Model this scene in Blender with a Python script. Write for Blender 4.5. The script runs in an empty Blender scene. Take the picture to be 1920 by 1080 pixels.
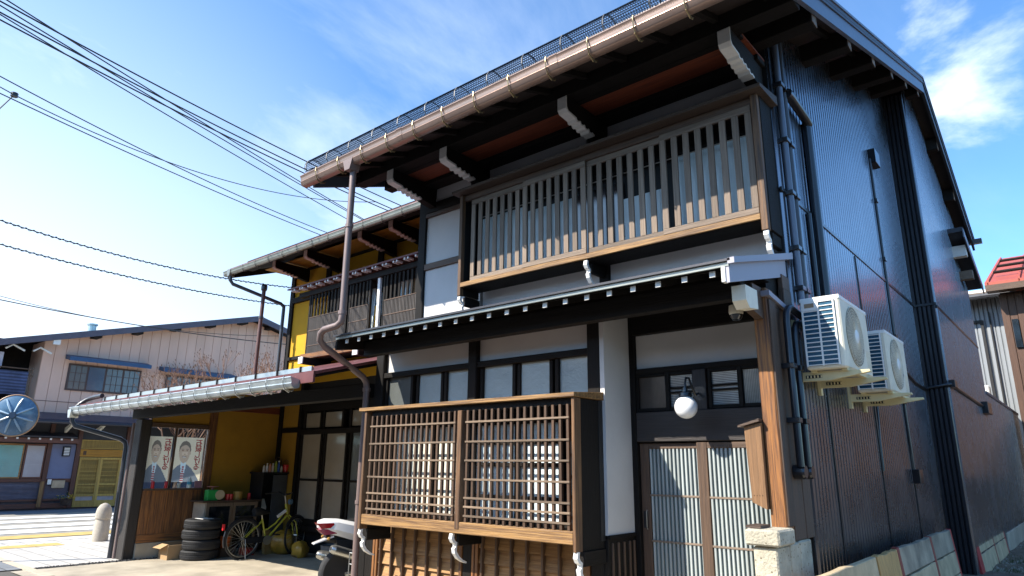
import bpy, math, random
from mathutils import Vector, Matrix
random.seed(7)
R = math.radians
S = bpy.context.scene
COL = S.collection

# ------------------------------------------------------------------ camera
cam = bpy.data.cameras.new("camera"); co = bpy.data.objects.new("camera", cam); COL.objects.link(co)
F_, YW, PT, RL = 1248.4, -0.70955, 0.26241, 0.01047
fw = Vector((math.sin(YW)*math.cos(PT), math.cos(YW)*math.cos(PT), math.sin(PT)))
rt = Vector((math.cos(YW), -math.sin(YW), 0)); up = rt.cross(fw)
r2 = rt*math.cos(RL)+up*math.sin(RL); u2 = -rt*math.sin(RL)+up*math.cos(RL)
co.matrix_world = Matrix(((r2.x, u2.x, -fw.x, 0), (r2.y, u2.y, -fw.y, 0), (r2.z, u2.z, -fw.z, 1.6), (0, 0, 0, 1)))
cam.sensor_width = 36; cam.lens = 36*F_/1920; cam.clip_end = 2000; cam.clip_start = .05
S.camera = co

# ------------------------------------------------------------------ light
sd = Vector((-.54, -1, .97)).normalized()          # towards the sun
sun = bpy.data.lights.new("sun", 'SUN'); sun.energy = 5.0; sun.angle = R(.5); sun.color = (1, .93, .82)
so = bpy.data.objects.new("sun", sun); COL.objects.link(so)
so.rotation_euler = sd.to_track_quat('Z', 'Y').to_euler()
W = bpy.data.worlds.new("World"); S.world = W; W.use_nodes = True
nt = W.node_tree; N = nt.nodes; LK = nt.links
bg = N['Background']; bg.inputs[1].default_value = .08
sky = N.new('ShaderNodeTexSky'); sky.sky_type = 'NISHITA'; sky.sun_disc = False
sky.sun_elevation = math.asin(sd.z); sky.sun_rotation = math.atan2(sd.x, sd.y)
sky.air_density = 1.0; sky.dust_density = .6; sky.ozone_density = 2.6
tc = N.new('ShaderNodeTexCoord')
def wn(t, **k):
    n = N.new(t)
    for a, b in k.items(): setattr(n, a, b)
    return n
sep = wn('ShaderNodeSeparateXYZ'); LK.new(tc.outputs['Generated'], sep.inputs[0])
def wm(op, a, b=None, c=None, clamp=False):
    n = wn('ShaderNodeMath', operation=op, use_clamp=clamp)
    for i, v in enumerate((a, b, c)):
        if v is None: continue
        if hasattr(v, 'links'): LK.new(v, n.inputs[i])
        else: n.inputs[i].default_value = v
    return n.outputs[0]
zz = wm('ADD', wm('MAXIMUM', sep.outputs[2], 0), .18)
cx = wm('DIVIDE', sep.outputs[0], zz); cy = wm('DIVIDE', sep.outputs[1], zz)
cmb = wn('ShaderNodeCombineXYZ'); LK.new(cx, cmb.inputs[0]); LK.new(cy, cmb.inputs[1])
mp = wn('ShaderNodeMapping'); mp.inputs['Rotation'].default_value = (0, 0, R(35)); mp.inputs['Scale'].default_value = (1.0, .38, 1); mp.inputs['Location'].default_value = (.9, .55, 0)
LK.new(cmb.outputs[0], mp.inputs[0])
n1 = wn('ShaderNodeTexNoise'); n1.inputs['Scale'].default_value = 1.5; n1.inputs['Detail'].default_value = 8; n1.inputs['Roughness'].default_value = .6; n1.inputs['Distortion'].default_value = .5
LK.new(mp.outputs[0], n1.inputs[0])
c1 = wn('ShaderNodeMapRange', interpolation_type='SMOOTHSTEP'); c1.inputs[1].default_value = .36; c1.inputs[2].default_value = .80; LK.new(n1.outputs[0], c1.inputs[0])
n2 = wn('ShaderNodeTexNoise'); n2.inputs['Scale'].default_value = 2.6; n2.inputs['Detail'].default_value = 9; n2.inputs['Roughness'].default_value = .58; n2.inputs['Distortion'].default_value = .25
mp2 = wn('ShaderNodeMapping'); mp2.inputs['Location'].default_value = (.35, 2.1, .4); mp2.inputs['Scale'].default_value = (1, 1, 1.7); LK.new(tc.outputs['Generated'], mp2.inputs[0]); LK.new(mp2.outputs[0], n2.inputs[0])
c2 = wn('ShaderNodeMapRange', interpolation_type='SMOOTHSTEP'); c2.inputs[1].default_value = .52; c2.inputs[2].default_value = .68; LK.new(n2.outputs[0], c2.inputs[0])
# brighter, hazier sky towards the west where the sun stands
west = wm('MULTIPLY', sep.outputs[0], -1)
hz = wm('MULTIPLY_ADD', west, 2.6, -1.75, clamp=True)
low = wm('SUBTRACT', 1, wm('MULTIPLY', wm('MAXIMUM', sep.outputs[2], 0), 1.25), clamp=True)
hz = wm('MULTIPLY', hz, wm('MULTIPLY_ADD', low, 1.6, .0), clamp=True)
cl = wm('MAXIMUM', wm('MULTIPLY', c1.outputs[0], wm('MULTIPLY_ADD', west, .95, .12, clamp=True)), wm('MULTIPLY', c2.outputs[0], wm('SUBTRACT', 1.05, wm('MULTIPLY', wm('ABSOLUTE', wm('ADD', sep.outputs[0], .12)), 2.6), clamp=True)), clamp=True)
cl = wm('MAXIMUM', cl, wm('MULTIPLY', hz, .95), clamp=True)
mx = wn('ShaderNodeMix', data_type='RGBA'); mx.inputs['B'].default_value = (8.2, 9.4, 10.8, 1)
tint = wn('ShaderNodeMix', data_type='RGBA', blend_type='MULTIPLY'); tint.inputs[0].default_value = 1; tint.inputs['B'].default_value = (1.2, 1.75, 2.15, 1)
LK.new(sky.outputs[0], tint.inputs['A']); LK.new(cl, mx.inputs[0]); LK.new(tint.outputs['Result'], mx.inputs['A']); LK.new(mx.outputs['Result'], bg.inputs[0])
S.view_settings.view_transform = 'Standard'; S.view_settings.look = 'None'; S.view_settings.exposure = .92; S.view_settings.gamma = 1
S.render.engine = 'CYCLES'; S.cycles.max_bounces = 8; S.cycles.use_denoising = True

# ------------------------------------------------------------------ materials
MATS = {}
def mat(name, col, rough=.6, var=.25, scale=6, stretch=(1, 1, 1), metal=0, bump=0, bscale=None, dark=None, coat=0, rnd=.12, spec=.5, trans=0, emit=0, alpha=1, detail=5, contrast=(.3, .7)):
    if name in MATS: return MATS[name]
    m = bpy.data.materials.new(name); m.use_nodes = True; t = m.node_tree; n = t.nodes; l = t.links
    b = n['Principled BSDF']; g = n.new('ShaderNodeNewGeometry'); mp = n.new('ShaderNodeMapping'); mp.inputs['Scale'].default_value = stretch
    l.new(g.outputs['Position'], mp.inputs[0]); no = n.new('ShaderNodeTexNoise'); no.inputs['Scale'].default_value = scale; no.inputs['Detail'].default_value = detail
    no.inputs['Roughness'].default_value = .6
    l.new(mp.outputs[0], no.inputs[0]); r = n.new('ShaderNodeMapRange'); r.inputs[1].default_value = contrast[0]; r.inputs[2].default_value = contrast[1]; l.new(no.outputs[0], r.inputs[0])
    mx = n.new('ShaderNodeMix'); mx.data_type = 'RGBA'; l.new(r.outputs[0], mx.inputs[0])
    d = dark or tuple(c*(1-var) for c in col); mx.inputs['A'].default_value = (*d, 1); mx.inputs['B'].default_value = (*col, 1)
    oi = n.new('ShaderNodeObjectInfo'); rr = n.new('ShaderNodeMapRange'); rr.inputs[3].default_value = 1-rnd; rr.inputs[4].default_value = 1+rnd; l.new(oi.outputs['Random'], rr.inputs[0])
    ml = n.new('ShaderNodeMix'); ml.data_type = 'RGBA'; ml.blend_type = 'MULTIPLY'; ml.inputs[0].default_value = 1
    l.new(mx.outputs['Result'], ml.inputs['A']); l.new(rr.outputs[0], ml.inputs['B']); l.new(ml.outputs['Result'], b.inputs['Base Color'])
    b.inputs['Roughness'].default_value = rough; b.inputs['Metallic'].default_value = metal; b.inputs['Specular IOR Level'].default_value = spec
    b.inputs['Coat Weight'].default_value = coat; b.inputs['Coat Roughness'].default_value = .1
    b.inputs['Transmission Weight'].default_value = trans; b.inputs['Alpha'].default_value = alpha
    if emit: b.inputs['Emission Strength'].default_value = emit; b.inputs['Emission Color'].default_value = (*col, 1)
    # roughness breakup
    rm = n.new('ShaderNodeMapRange'); rm.inputs[3].default_value = max(0, rough-.08); rm.inputs[4].default_value = min(1, rough+.12); l.new(no.outputs[0], rm.inputs[0]); l.new(rm.outputs[0], b.inputs['Roughness'])
    if bump:
        n3 = n.new('ShaderNodeTexNoise'); n3.inputs['Scale'].default_value = bscale or scale*3; n3.inputs['Detail'].default_value = 6; l.new(mp.outputs[0], n3.inputs[0])
        bp = n.new('ShaderNodeBump'); bp.inputs['Strength'].default_value = bump; bp.inputs['Distance'].default_value = .01; l.new(n3.outputs[0], bp.inputs['Height']); l.new(bp.outputs[0], b.inputs['Normal'])
    MATS[name] = m; return m
def wood(name, col, ax, rough=.6, dark=None, **k):
    st = {'x': (1.0, 26, 26), 'y': (26, 1.0, 26), 'z': (26, 26, 1.0)}[ax]
    return mat(f"{name}_{ax}", col, rough, stretch=st, scale=2.4, detail=12, dark=dark or tuple(c*.5 for c in col), bump=.5, bscale=6, rnd=.25, **k)
def W_dark(ax): return wood('black_stained_wood', (.013, .010, .0085), ax, .68, dark=(.006, .005, .004), spec=.22)
def W_brown(ax): return wood('lattice_brown_wood', (.125, .068, .034), ax, .6, dark=(.055, .028, .015))
def W_rail(ax): return wood('lattice_rail_wood', (.24, .165, .105), ax, .65, dark=(.12, .08, .05))
def W_grey(ax): return wood('weathered_slat_wood', (.255, .19, .14), ax, .7, dark=(.135, .098, .07))
def W_gold(ax): return wood('golden_sill_wood', (.33, .18, .06), ax, .6, dark=(.13, .065, .025), contrast=(.38, .62))
def W_orange(ax): return wood('orange_post_wood', (.32, .13, .032), ax, .6, dark=(.07, .03, .016), contrast=(.36, .66))
def W_stile(ax): return wood('old_stile_wood', (.21, .105, .042), ax, .6, dark=(.06, .032, .018), contrast=(.36, .66))
def W_board(ax): return wood('honey_siding_board', (.42, .23, .085), ax, .6, dark=(.22, .11, .042))
def W_red(ax): return wood('red_brown_soffit', (.24, .055, .02), ax, .6, dark=(.10, .022, .01))
def W_mid(ax): return wood('mid_brown_wood', (.12, .07, .042), ax, .6, dark=(.05, .03, .02))
plaster = mat('white_plaster', (.64, .62, .60), .9, var=.15, scale=1.3, bump=.15, bscale=60, rnd=.02)
white = mat('white_paint', (.78, .77, .73), .6, var=.12, scale=20, rnd=.05)
cream = mat('cream_plastic', (.80, .74, .58), .45, var=.16, scale=7, rnd=.03)
whitepl = mat('white_plastic', (.82, .81, .77), .4, var=.06, scale=5, rnd=.03)
shademust = mat('shaded_mustard_plaster', (.40, .215, .02), .9, var=.2, scale=3, bump=.15, bscale=60, rnd=.03)  # yellow plaster with the carport's shade put into its colour
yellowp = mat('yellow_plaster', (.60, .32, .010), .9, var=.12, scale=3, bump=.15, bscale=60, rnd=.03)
copper = mat('brown_gutter_metal', (.42, .29, .23), .3, metal=.55, var=.15, scale=4)
greygut = mat('grey_gutter_metal', (.27, .28, .25), .32, metal=.6, var=.2, scale=4)
palegut = mat('pale_galvanised_metal', (.55, .60, .60), .3, metal=.7, var=.25, scale=5)
maroon = mat('maroon_metal', (.15, .045, .045), .5, var=.2)
pipe_m = mat('brown_drain_pipe', (.21, .15, .135), .45, metal=.15, var=.12)
pipe_g = mat('dark_grey_pipe', (.05, .05, .055), .35, var=.15, coat=.3)
blackpl = mat('black_plastic', (.013, .014, .018), .3, var=.2, coat=.4)
black = mat('matt_black', (.012, .012, .013), .6, var=.2)
steel = mat('steel', (.55, .55, .52), .28, metal=.9, var=.1)
wall_m = mat('charcoal_metal_siding', (.22, .225, .25), .25, metal=.97, var=.1, scale=2, coat=.2, rnd=.03)
roof_m = mat('blue_grey_roof_metal', (.16, .18, .22), .4, metal=.4, var=.15, scale=3)
roofdark = mat('dark_roof_metal', (.05, .05, .06), .45, metal=.3, var=.2)
stone = mat('porous_tuff_stone', (.55, .50, .38), .95, var=.4, scale=9, bump=1.0, bscale=60, rnd=.06)
def pits(m):
    t = m.node_tree; n = t.nodes; l = t.links; b = n['Principled BSDF']
    v = n.new('ShaderNodeTexVoronoi'); v.inputs['Scale'].default_value = 26; v.inputs['Randomness'].default_value = 1
    g = n.new('ShaderNodeNewGeometry'); l.new(g.outputs['Position'], v.inputs[0])
    r = n.new('ShaderNodeMapRange'); r.inputs[1].default_value = .10; r.inputs[2].default_value = .2; l.new(v.outputs[0], r.inputs[0])
    src = b.inputs['Base Color'].links[0].from_socket
    x = n.new('ShaderNodeMix'); x.data_type = 'RGBA'; x.inputs['A'].default_value = (.13, .10, .06, 1); l.new(r.outputs[0], x.inputs[0]); l.new(src, x.inputs['B']); l.new(x.outputs['Result'], b.inputs['Base Color'])
pits(stone)
concrete = mat('pale_concrete', (.52, .45, .34), .9, var=.45, scale=1.6, bump=.3, bscale=40, detail=8, rnd=.02)
def glassy(name, col, rough=.25, **k): return mat(name, col, rough, var=.18, scale=2.5, coat=.8, bump=.3, bscale=38, **k)
frost = glassy('frosted_pane', (.34, .43, .45), .28)
frost_d = glassy('dim_frosted_pane', (.10, .11, .105), .35)
warm_p = glassy('warm_shoji_pane', (.30, .26, .20), .5)
curtain = mat('pale_curtain_glass', (.78, .88, .88), .45, var=.3, stretch=(14, 1, 1), scale=2, coat=.6)
shoji = mat('white_shoji', (.80, .80, .68), .7, var=.08, coat=.3)
darkglass = mat('dark_glass', (.012, .016, .02), .08, var=.2, spec=.8, coat=1)
rubber = mat('tyre_rubber', (.022, .022, .024), .75, var=.3, bump=.4, bscale=120)

# ------------------------------------------------------------------ helpers
WL = {}
def _link(o, parent, wloc):
    COL.objects.link(o); WL[o] = Vector(wloc); o.location = wloc
    if parent is not None:
        o.parent = parent; o.matrix_parent_inverse = Matrix.Translation(-WL[parent])
    return o
def tag(o, label=None, cat=None, group=None, kind=None):
    if label: o['label'] = label
    if cat: o['category'] = cat
    if group: o['group'] = group
    if kind: o['kind'] = kind
    return o
def empty(name, loc, label=None, cat=None, group=None):
    o = bpy.data.objects.new(name, None); o.empty_display_size = .1
    _link(o, None, loc); return tag(o, label, cat, group)
class MB:
    def __init__(s): s.v = []; s.f = []; s.mi = []; s.cur = 0
    def _add(s, vs, fs):
        n = len(s.v); s.v += [tuple(v) for v in vs]; s.f += [tuple(i+n for i in f) for f in fs]; s.mi += [s.cur]*len(fs); return s
    def box(s, x0, x1, y0, y1, z0, z1):
        return s._add([(x0, y0, z0), (x1, y0, z0), (x1, y1, z0), (x0, y1, z0), (x0, y0, z1), (x1, y0, z1), (x1, y1, z1), (x0, y1, z1)],
                      [(0, 3, 2, 1), (4, 5, 6, 7), (0, 1, 5, 4), (1, 2, 6, 5), (2, 3, 7, 6), (3, 0, 4, 7)])
    def prism(s, pts, ax, a0, a1):
        """pts 2D polygon; ax 'x' -> pts (y,z); 'y' -> (x,z); 'z' -> (x,y)"""
        def P(p, a): return (a, p[0], p[1]) if ax == 'x' else ((p[0], a, p[1]) if ax == 'y' else (p[0], p[1], a))
        n = len(pts); A = sum(pts[i][0]*pts[(i+1) % n][1]-pts[(i+1) % n][0]*pts[i][1] for i in range(n))
        if (A < 0): pts = pts[::-1]
        flip = ax == 'y'
        vs = [P(p, a0) for p in pts]+[P(p, a1) for p in pts]
        fs = [tuple(range(n))[::-1], tuple(range(n, 2*n))]+[(i, (i+1) % n, n+(i+1) % n, n+i) for i in range(n)]
        if flip: fs = [f[::-1] for f in fs]
        if a1 < a0: fs = [f[::-1] for f in fs]
        return s._add(vs, fs)
    def tube(s, pts, r, n=8, caps=True, closed=False):
        pts = [Vector(p) for p in pts]; rs = r if isinstance(r, (list, tuple)) else [r]*len(pts)
        vs = []; m = len(pts); prev = None
        for i, p in enumerate(pts):
            if closed: d = pts[(i+1) % m]-pts[i-1]
            else: d = pts[min(i+1, m-1)]-pts[max(i-1, 0)]
            d.normalize()
            if prev is None:
                a = Vector((0, 0, 1)) if abs(d.z) < .9 else Vector((1, 0, 0)); u = d.cross(a).normalized()
            else:
                u = prev-d*prev.dot(d)
                u = u.normalized() if u.length > 1e-6 else d.cross(Vector((0, 0, 1))).normalized()
            prev = u; w = d.cross(u)
            vs += [p+(u*math.cos(2*math.pi*k/n)+w*math.sin(2*math.pi*k/n))*rs[i] for k in range(n)]
        fs = []
        for i in range(m if closed else m-1):
            j = (i+1) % m
            fs += [(i*n+k, i*n+(k+1) % n, j*n+(k+1) % n, j*n+k) for k in range(n)]
        if caps and not closed: fs += [tuple(range(n))[::-1], tuple(range((m-1)*n, m*n))]
        return s._add(vs, fs)
    def lathe(s, prof, c=(0, 0, 0), n=20, ax='z'):
        vs = []; m = len(prof)
        for (r, h) in prof:
            for k in range(n):
                a = 2*math.pi*k/n; x, y = r*math.cos(a), r*math.sin(a)
                p = (x, y, h) if ax == 'z' else ((h, x, y) if ax == 'x' else (y, h, x))
                vs.append((c[0]+p[0], c[1]+p[1], c[2]+p[2]))
        fs = [(i*n+k, i*n+(k+1) % n, (i+1)*n+(k+1) % n, (i+1)*n+k) for i in range(m-1) for k in range(n)]
        if prof[0][0] > 1e-5: fs.append(tuple(range(n))[::-1])
        if prof[-1][0] > 1e-5: fs.append(tuple(range((m-1)*n, m*n)))
        return s._add(vs, fs)
    def quad(s, a, b, c, d): return s._add([a, b, c, d], [(0, 1, 2, 3)])
    def build(s, name, m, parent=None, label=None, cat=None, group=None, kind=None, smooth=False, bevel=0, base=False):
        xs, ys, zs = zip(*s.v); c = Vector(((min(xs)+max(xs))/2, (min(ys)+max(ys))/2, min(zs) if base else (min(zs)+max(zs))/2))
        me = bpy.data.meshes.new(name); me.from_pydata([(v[0]-c.x, v[1]-c.y, v[2]-c.z) for v in s.v], [], s.f)
        ms = m if isinstance(m, list) else [m]
        for q in ms: me.materials.append(q)
        if len(ms) > 1: me.polygons.foreach_set('material_index', s.mi)
        if smooth:
            me.polygons.foreach_set('use_smooth', [True]*len(me.polygons)); me.set_sharp_from_angle(angle=R(40))
        me.update(); o = bpy.data.objects.new(name, me); _link(o, parent, c)
        if bevel:
            b = o.modifiers.new('bevel', 'BEVEL'); b.width = bevel; b.segments = 1; b.limit_method = 'ANGLE'
        return tag(o, label, cat, group, kind)
_bc = {}
def box(name, x0, x1, y0, y1, z0, z1, m, parent=None, ch=.004, **k):
    """one chamfered box object; equal boxes share their mesh"""
    a, b, c = abs(x1-x0)/2, abs(y1-y0)/2, abs(z1-z0)/2; ch = min(ch, a*.4, b*.4, c*.4)
    key = (round(a, 4), round(b, 4), round(c, 4), round(ch, 4), m.name)
    if key not in _bc:
        me = bpy.data.meshes.new(name); V = []; idx = {}
        for sx in (-1, 1):
            for sy in (-1, 1):
                for sz in (-1, 1):
                    for q in range(3):
                        p = [a-ch, b-ch, c-ch]; p[q] += ch; idx[(sx, sy, sz, q)] = len(V); V.append((sx*p[0], sy*p[1], sz*p[2]))
        Fs = []
        def g(ax, s):
            o = [i for i in range(3) if i != ax]; r = []
            for (u, w) in ((-1, -1), (1, -1), (1, 1), (-1, 1)):
                t = [0, 0, 0]; t[ax] = s; t[o[0]] = u; t[o[1]] = w; r.append(idx[(*t, ax)])
            return r if (s > 0) == (ax != 1) else r[::-1]
        for ax in range(3):
            for s in (-1, 1): Fs.append(g(ax, s))
        for ax in range(3):          # edges parallel to ax
            o = [i for i in range(3) if i != ax]
            for u in (-1, 1):
                for w in (-1, 1):
                    t = [0, 0, 0]; t[o[0]] = u; t[o[1]] = w; t[ax] = -1; t2 = list(t); t2[ax] = 1
                    q = [idx[(*t, o[0])], idx[(*t2, o[0])], idx[(*t2, o[1])], idx[(*t, o[1])]]; Fs.append(q)
        for sx in (-1, 1):
            for sy in (-1, 1):
                for sz in (-1, 1): Fs.append([idx[(sx, sy, sz, q)] for q in range(3)])
        # orient outwards
        out = []
        for f in Fs:
            P = [Vector(V[i]) for i in f]; n = (P[1]-P[0]).cross(P[2]-P[0]); cc = sum(P, Vector())/len(P)
            out.append(f if n.dot(cc) > 0 else f[::-1])
        me.from_pydata(V, [], out); me.materials.append(m); _bc[key] = me
    o = bpy.data.objects.new(name, _bc[key]); _link(o, parent, ((x0+x1)/2, (y0+y1)/2, (z0+z1)/2))
    return tag(o, **k)
def copy_tree(o, loc=None, parent=None, rot=None):
    c = o.copy(); COL.objects.link(c)
    if parent is not None: c.parent = parent; c.matrix_parent_inverse = o.matrix_parent_inverse.copy()
    else:
        if loc is not None: c.location = loc; WL[c] = Vector(loc)
        if rot is not None: c.rotation_euler = rot
    for ch in list(o.children): copy_tree(ch, parent=c)
    return c

# =================================================================== SETTING
def sheet(name, x0, x1, y0, y1, z, m, **k):
    return MB().quad((x0, y0, z), (x1, y0, z), (x1, y1, z), (x0, y1, z)).build(name, m, **k)
asphalt = mat('sunbleached_asphalt', (.34, .315, .27), .9, var=.35, scale=1.5, bump=.3, bscale=80, detail=8, rnd=0)
sheet('ground', -400, 400, -400, 400, -.012, mat('bare_ground', (.10, .09, .075), .95, var=.3, scale=.5), kind='structure')
sheet('road', -28.4, -17.1, -120, 120, -.006, asphalt, kind='structure')
def brickm(name, c1, c2, mortar, sc, w=.5, h=.25):
    m = mat(name, c1, .85); t = m.node_tree; n = t.nodes; l = t.links; b = n['Principled BSDF']
    br = n.new('ShaderNodeTexBrick'); g = n.new('ShaderNodeNewGeometry'); l.new(g.outputs['Position'], br.inputs['Vector'])
    br.inputs['Color1'].default_value = (*c1, 1); br.inputs['Color2'].default_value = (*c2, 1); br.inputs['Mortar'].default_value = (*mortar, 1)
    br.inputs['Scale'].default_value = sc; br.inputs['Mortar Size'].default_value = .012; br.inputs['Brick Width'].default_value = w; br.inputs['Row Height'].default_value = h
    ms = n.new('ShaderNodeMix'); ms.data_type = 'RGBA'; ms.blend_type = 'MULTIPLY'; ms.inputs[0].default_value = .35
    no = n.new('ShaderNodeTexNoise'); no.inputs['Scale'].default_value = 3; l.new(g.outputs['Position'], no.inputs[0])
    l.new(br.outputs[0], ms.inputs['A']); l.new(no.outputs[0], ms.inputs['B']); l.new(ms.outputs['Result'], b.inputs['Base Color']); return m
sheet('sidewalk', -17.1, -12.9, 3.62, 120, .002, brickm('pale_paving_block', (.66, .62, .56), (.54, .51, .46), (.30, .28, .25), 1, .6, .3), kind='structure')
sheet('pavement', -17.1, -12.9, -60, 3.5, .002, brickm('grey_paving_block', (.26, .27, .28), (.20, .21, .22), (.10, .10, .10), 1, .6, .3), kind='structure')
MB().box(-17.1, -11.8, 3.5, 3.62, -.05, .012).build('kerb', mat('kerb_stone', (.55, .46, .34), .9), kind='structure')
sheet('driveway', -12.7, 8, 3.3, 7.8, .004, concrete, kind='structure')
sheet('street', -11.8, 60, -12, 3.28, .0, mat('dark_asphalt', (.055, .055, .056), .9, var=.3, scale=2, bump=.3, bscale=80, rnd=0), kind='structure')  # unseen ground made dark to cut light bounced onto the front
sheet('footway', -28.6, -26.4, -60, 60, .002, mat('grey_footway', (.22, .22, .24), .9, rnd=0), kind='structure')
paint = mat('worn_white_road_paint', (.74, .74, .72), .8, var=.3, scale=6, contrast=(.2, .5), rnd=0)
ypaint = mat('worn_yellow_road_paint', (.62, .44, .14), .8, var=.35, scale=5, rnd=0)
for (x0, x1) in ((-24.9, -24.1), (-23.3, -22.5), (-21.6, -20.7), (-20.1, -19.2)):
    sheet('crosswalk_stripe', x0, x1, -3, 9.4, .004, paint, kind='structure')
sheet('yellow_line', -18.65, -17.9, -60, 60, .004, ypaint, kind='structure'); sheet('edge_line', -17.6, -17.15, -60, 60, .004, paint, kind='structure')
sheet('tactile_strip', -16.5, -16.0, 3.62, 5.0, .007, ypaint, kind='structure')
g = MB(); 
for i in range(900):
    x = -12.82+random.random()*.13; y = 3.64+random.random()*4.5 if i % 2 else 3.64+random.random()*1.4; s = random.uniform(.008, .02)
    z = .002+random.random()*.01; a = random.random()*3
    p = [(x+s*math.cos(a+k*2.1)*random.uniform(.7, 1.2), y+s*math.sin(a+k*2.1), z) for k in range(3)]+[(x, y, z+s)]
    g._add(p, [(0, 1, 3), (1, 2, 3), (2, 0, 3)])
g.build('gravel_strip', mat('dark_gravel', (.10, .10, .10), .9, var=.6, scale=60), kind='stuff')
alley = mat('gravelly_alley', (.20, .16, .11), .95, var=.6, scale=7, bump=.6, bscale=50, detail=9, rnd=0)
m_ = MB()
nx, ny = 14, 40
for j in range(ny+1):
    for i in range(nx+1):
        x = -1.7+i*.5; y = 5.2+j*.6; z = min(.3, max(0, (y-5.2)*.075))+random.uniform(-.02, .03)
        m_.v.append((x, y, z))
m_.f = [(j*(nx+1)+i, j*(nx+1)+i+1, (j+1)*(nx+1)+i+1, (j+1)*(nx+1)+i) for j in range(ny) for i in range(nx)]; m_.mi = [0]*len(m_.f)
m_.build('alley_ground', alley, kind='structure', smooth=True)
g = MB()
for i in range(1500):
    x = -1.35+random.random()**1.5*2.5; y = 10+random.random()*9; s = random.uniform(.012, .05); z = .29
    a = random.random()*3
    p = [(x+s*math.cos(a+k*2.1)*random.uniform(.7, 1.2), y+s*math.sin(a+k*2.1), z) for k in range(3)]+[(x, y, z+s*.8)]
    g._add(p, [(0, 1, 3), (1, 2, 3), (2, 0, 3)])
g.build('gravel', mat('grey_gravel', (.34, .30, .24), .9, var=.5, scale=30), kind='stuff')
g = MB()
for i in range(2600):
    y = random.uniform(10.5, 17); x = -1.1+random.gauss(0, .16)+(.35 if random.random() < .3 else 0); h = random.uniform(.02, .07); a = random.random()*6.3
    d = (math.cos(a)*.006, math.sin(a)*.006); q = (random.uniform(-.03, .03), random.uniform(-.03, .03))
    g._add([(x-d[0], y-d[1], .28), (x+d[0], y+d[1], .28), (x+q[0], y+q[1], .28+h)], [(0, 1, 2)])
g.build('moss', mat('moss_green', (.07, .10, .025), .9, var=.5, scale=20), kind='stuff')

# =================================================================== MAIN HOUSE
FY = 4.94; SY = 5.5; WX = -1.7
H = empty('traditional_house', (-4, 5.5, 0), 'large dark timber house with white plaster, lattice bays and blue-black metal side wall', 'house')
def P(name, *a, **k): return box(name, *a, H, **k)

# --- ground floor posts and beams
for (x0, x1, z1) in ((-6.36, -6.22, 3.04), (-4.84, -4.72, 3.04), (-3.35, -3.217, 3.04)):
    P('post', x0, x1, FY, FY+.14, 0, z1, W_dark('z'), ch=.008)
P('corner_post', -1.815, -1.705, FY-.02, FY+.12, 1.2, 2.93, W_orange('z'), ch=.008)
P('beam', -6.40, -1.72, FY+.01, FY+.13, 3.0, 3.2, W_dark('x'))
P('beam', -6.22, -3.35, FY+.015, FY+.1, 2.585, 2.645, W_dark('x'))
P('plaster_panel', -6.22, -4.84, FY+.06, FY+.11, 2.645, 3.01, plaster, ch=0)
P('plaster_panel', -4.72, -3.35, FY+.06, FY+.11, 2.645, 3.01, plaster, ch=0)
# clerestory windows above the lower bay
for xs in (((-6.18, -5.78), (-5.65, -5.30), (-5.19, -4.85)), ((-4.66, -4.27), (-4.17, -3.82), (-3.70, -3.36))):
    for i, (a, b) in enumerate(xs):
        pane = frost_d if xs[0][0] < -6 and i == 0 else frost
        w = P('window', a-.0, b+.0, FY+.075, FY+.085, 2.1, 2.59, pane, ch=0)
        for q in (a-.042, b+.002): box('window_frame', q, q+.04, FY+.045+.012*(i % 2), FY+.1, 2.1, 2.585, W_dark('z'), w)
    P('beam', xs[0][0]-.04, xs[2][1]+.04, FY+.04, FY+.1, 2.06, 2.1, W_dark('x'))
# wall behind the bay and siding under it
P('wall', -6.22, -3.30, FY+.115, FY+.16, .0, 3.2, black, ch=0)
for (a, b) in ((-6.22, -4.84), (-4.72, -3.35)):
    sid = P('board_siding', a, b, FY+.06, FY+.1, .02, 1.0, W_dark('x'))
    for r in range(8):
        z0 = 1.0-.135*(r+1)
        MB().prism([(FY+.012, z0-.014), (FY+.03, z0-.014), (FY+.058, z0+.13), (FY+.046, z0+.13)], 'x', a+.03, b-.03).build('board', W_board('x'), sid)
    n = 7
    for i in range(n):
        x = a+.14+i*(b-a-.28)/(n-1)
        box('batten', x-.011, x+.011, FY-.016, FY+.03, .0, 1.0, W_brown('z'), sid)
    for q in (a+.004, b-.044, a+.05): box('batten', q, q+.035, FY-.006, FY+.05, 0, 1.0, W_orange('z'), sid)

# --- lower bay window with fine lattice
B = P('lower_bay_window', -5.92, -3.2, FY-.06, FY-.05+.07, 1.02, 2.16, black, ch=0)
def BB(name, *a, **k): return box(name, *a, B, **k)
Yf = 4.56
MB().prism([(4.50, 2.165), (4.50, 2.20), (4.96, 2.235), (4.96, 2.165)], 'x', -6.04, -3.185).build('bay_top_board', W_gold('x'), B, bevel=.003)
BB('bay_sill', -5.924, -3.233, Yf-.03, Yf+.05, 1.012, 1.112, W_gold('x'), ch=.006); BB('bay_base', -5.924, -3.233, Yf+.052, FY, 1.02, 1.10, W_dark('x'))
BB('bay_rail', -5.88, -3.24, Yf, Yf+.07, 2.105, 2.163, W_dark('x'))
BB('bay_stile', -5.962, -5.925, Yf-.04, Yf+.06, .965, 2.162, W_stile('z')); BB('bay_stile', -3.232, -3.203, Yf-.036, Yf+.06, .96, 2.162, W_stile('z'))
BB('bay_side_board', -5.965, -5.93, Yf+.06, FY, .96, 2.16, W_dark('z')); BB('bay_side_board', -3.232, -3.206, Yf+.06, FY, .96, 2.16, W_dark('z'))
BB('bay_mullion', -4.55, -4.495, Yf-.036, Yf+.03, 1.05, 2.11, W_stile('z'))
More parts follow.
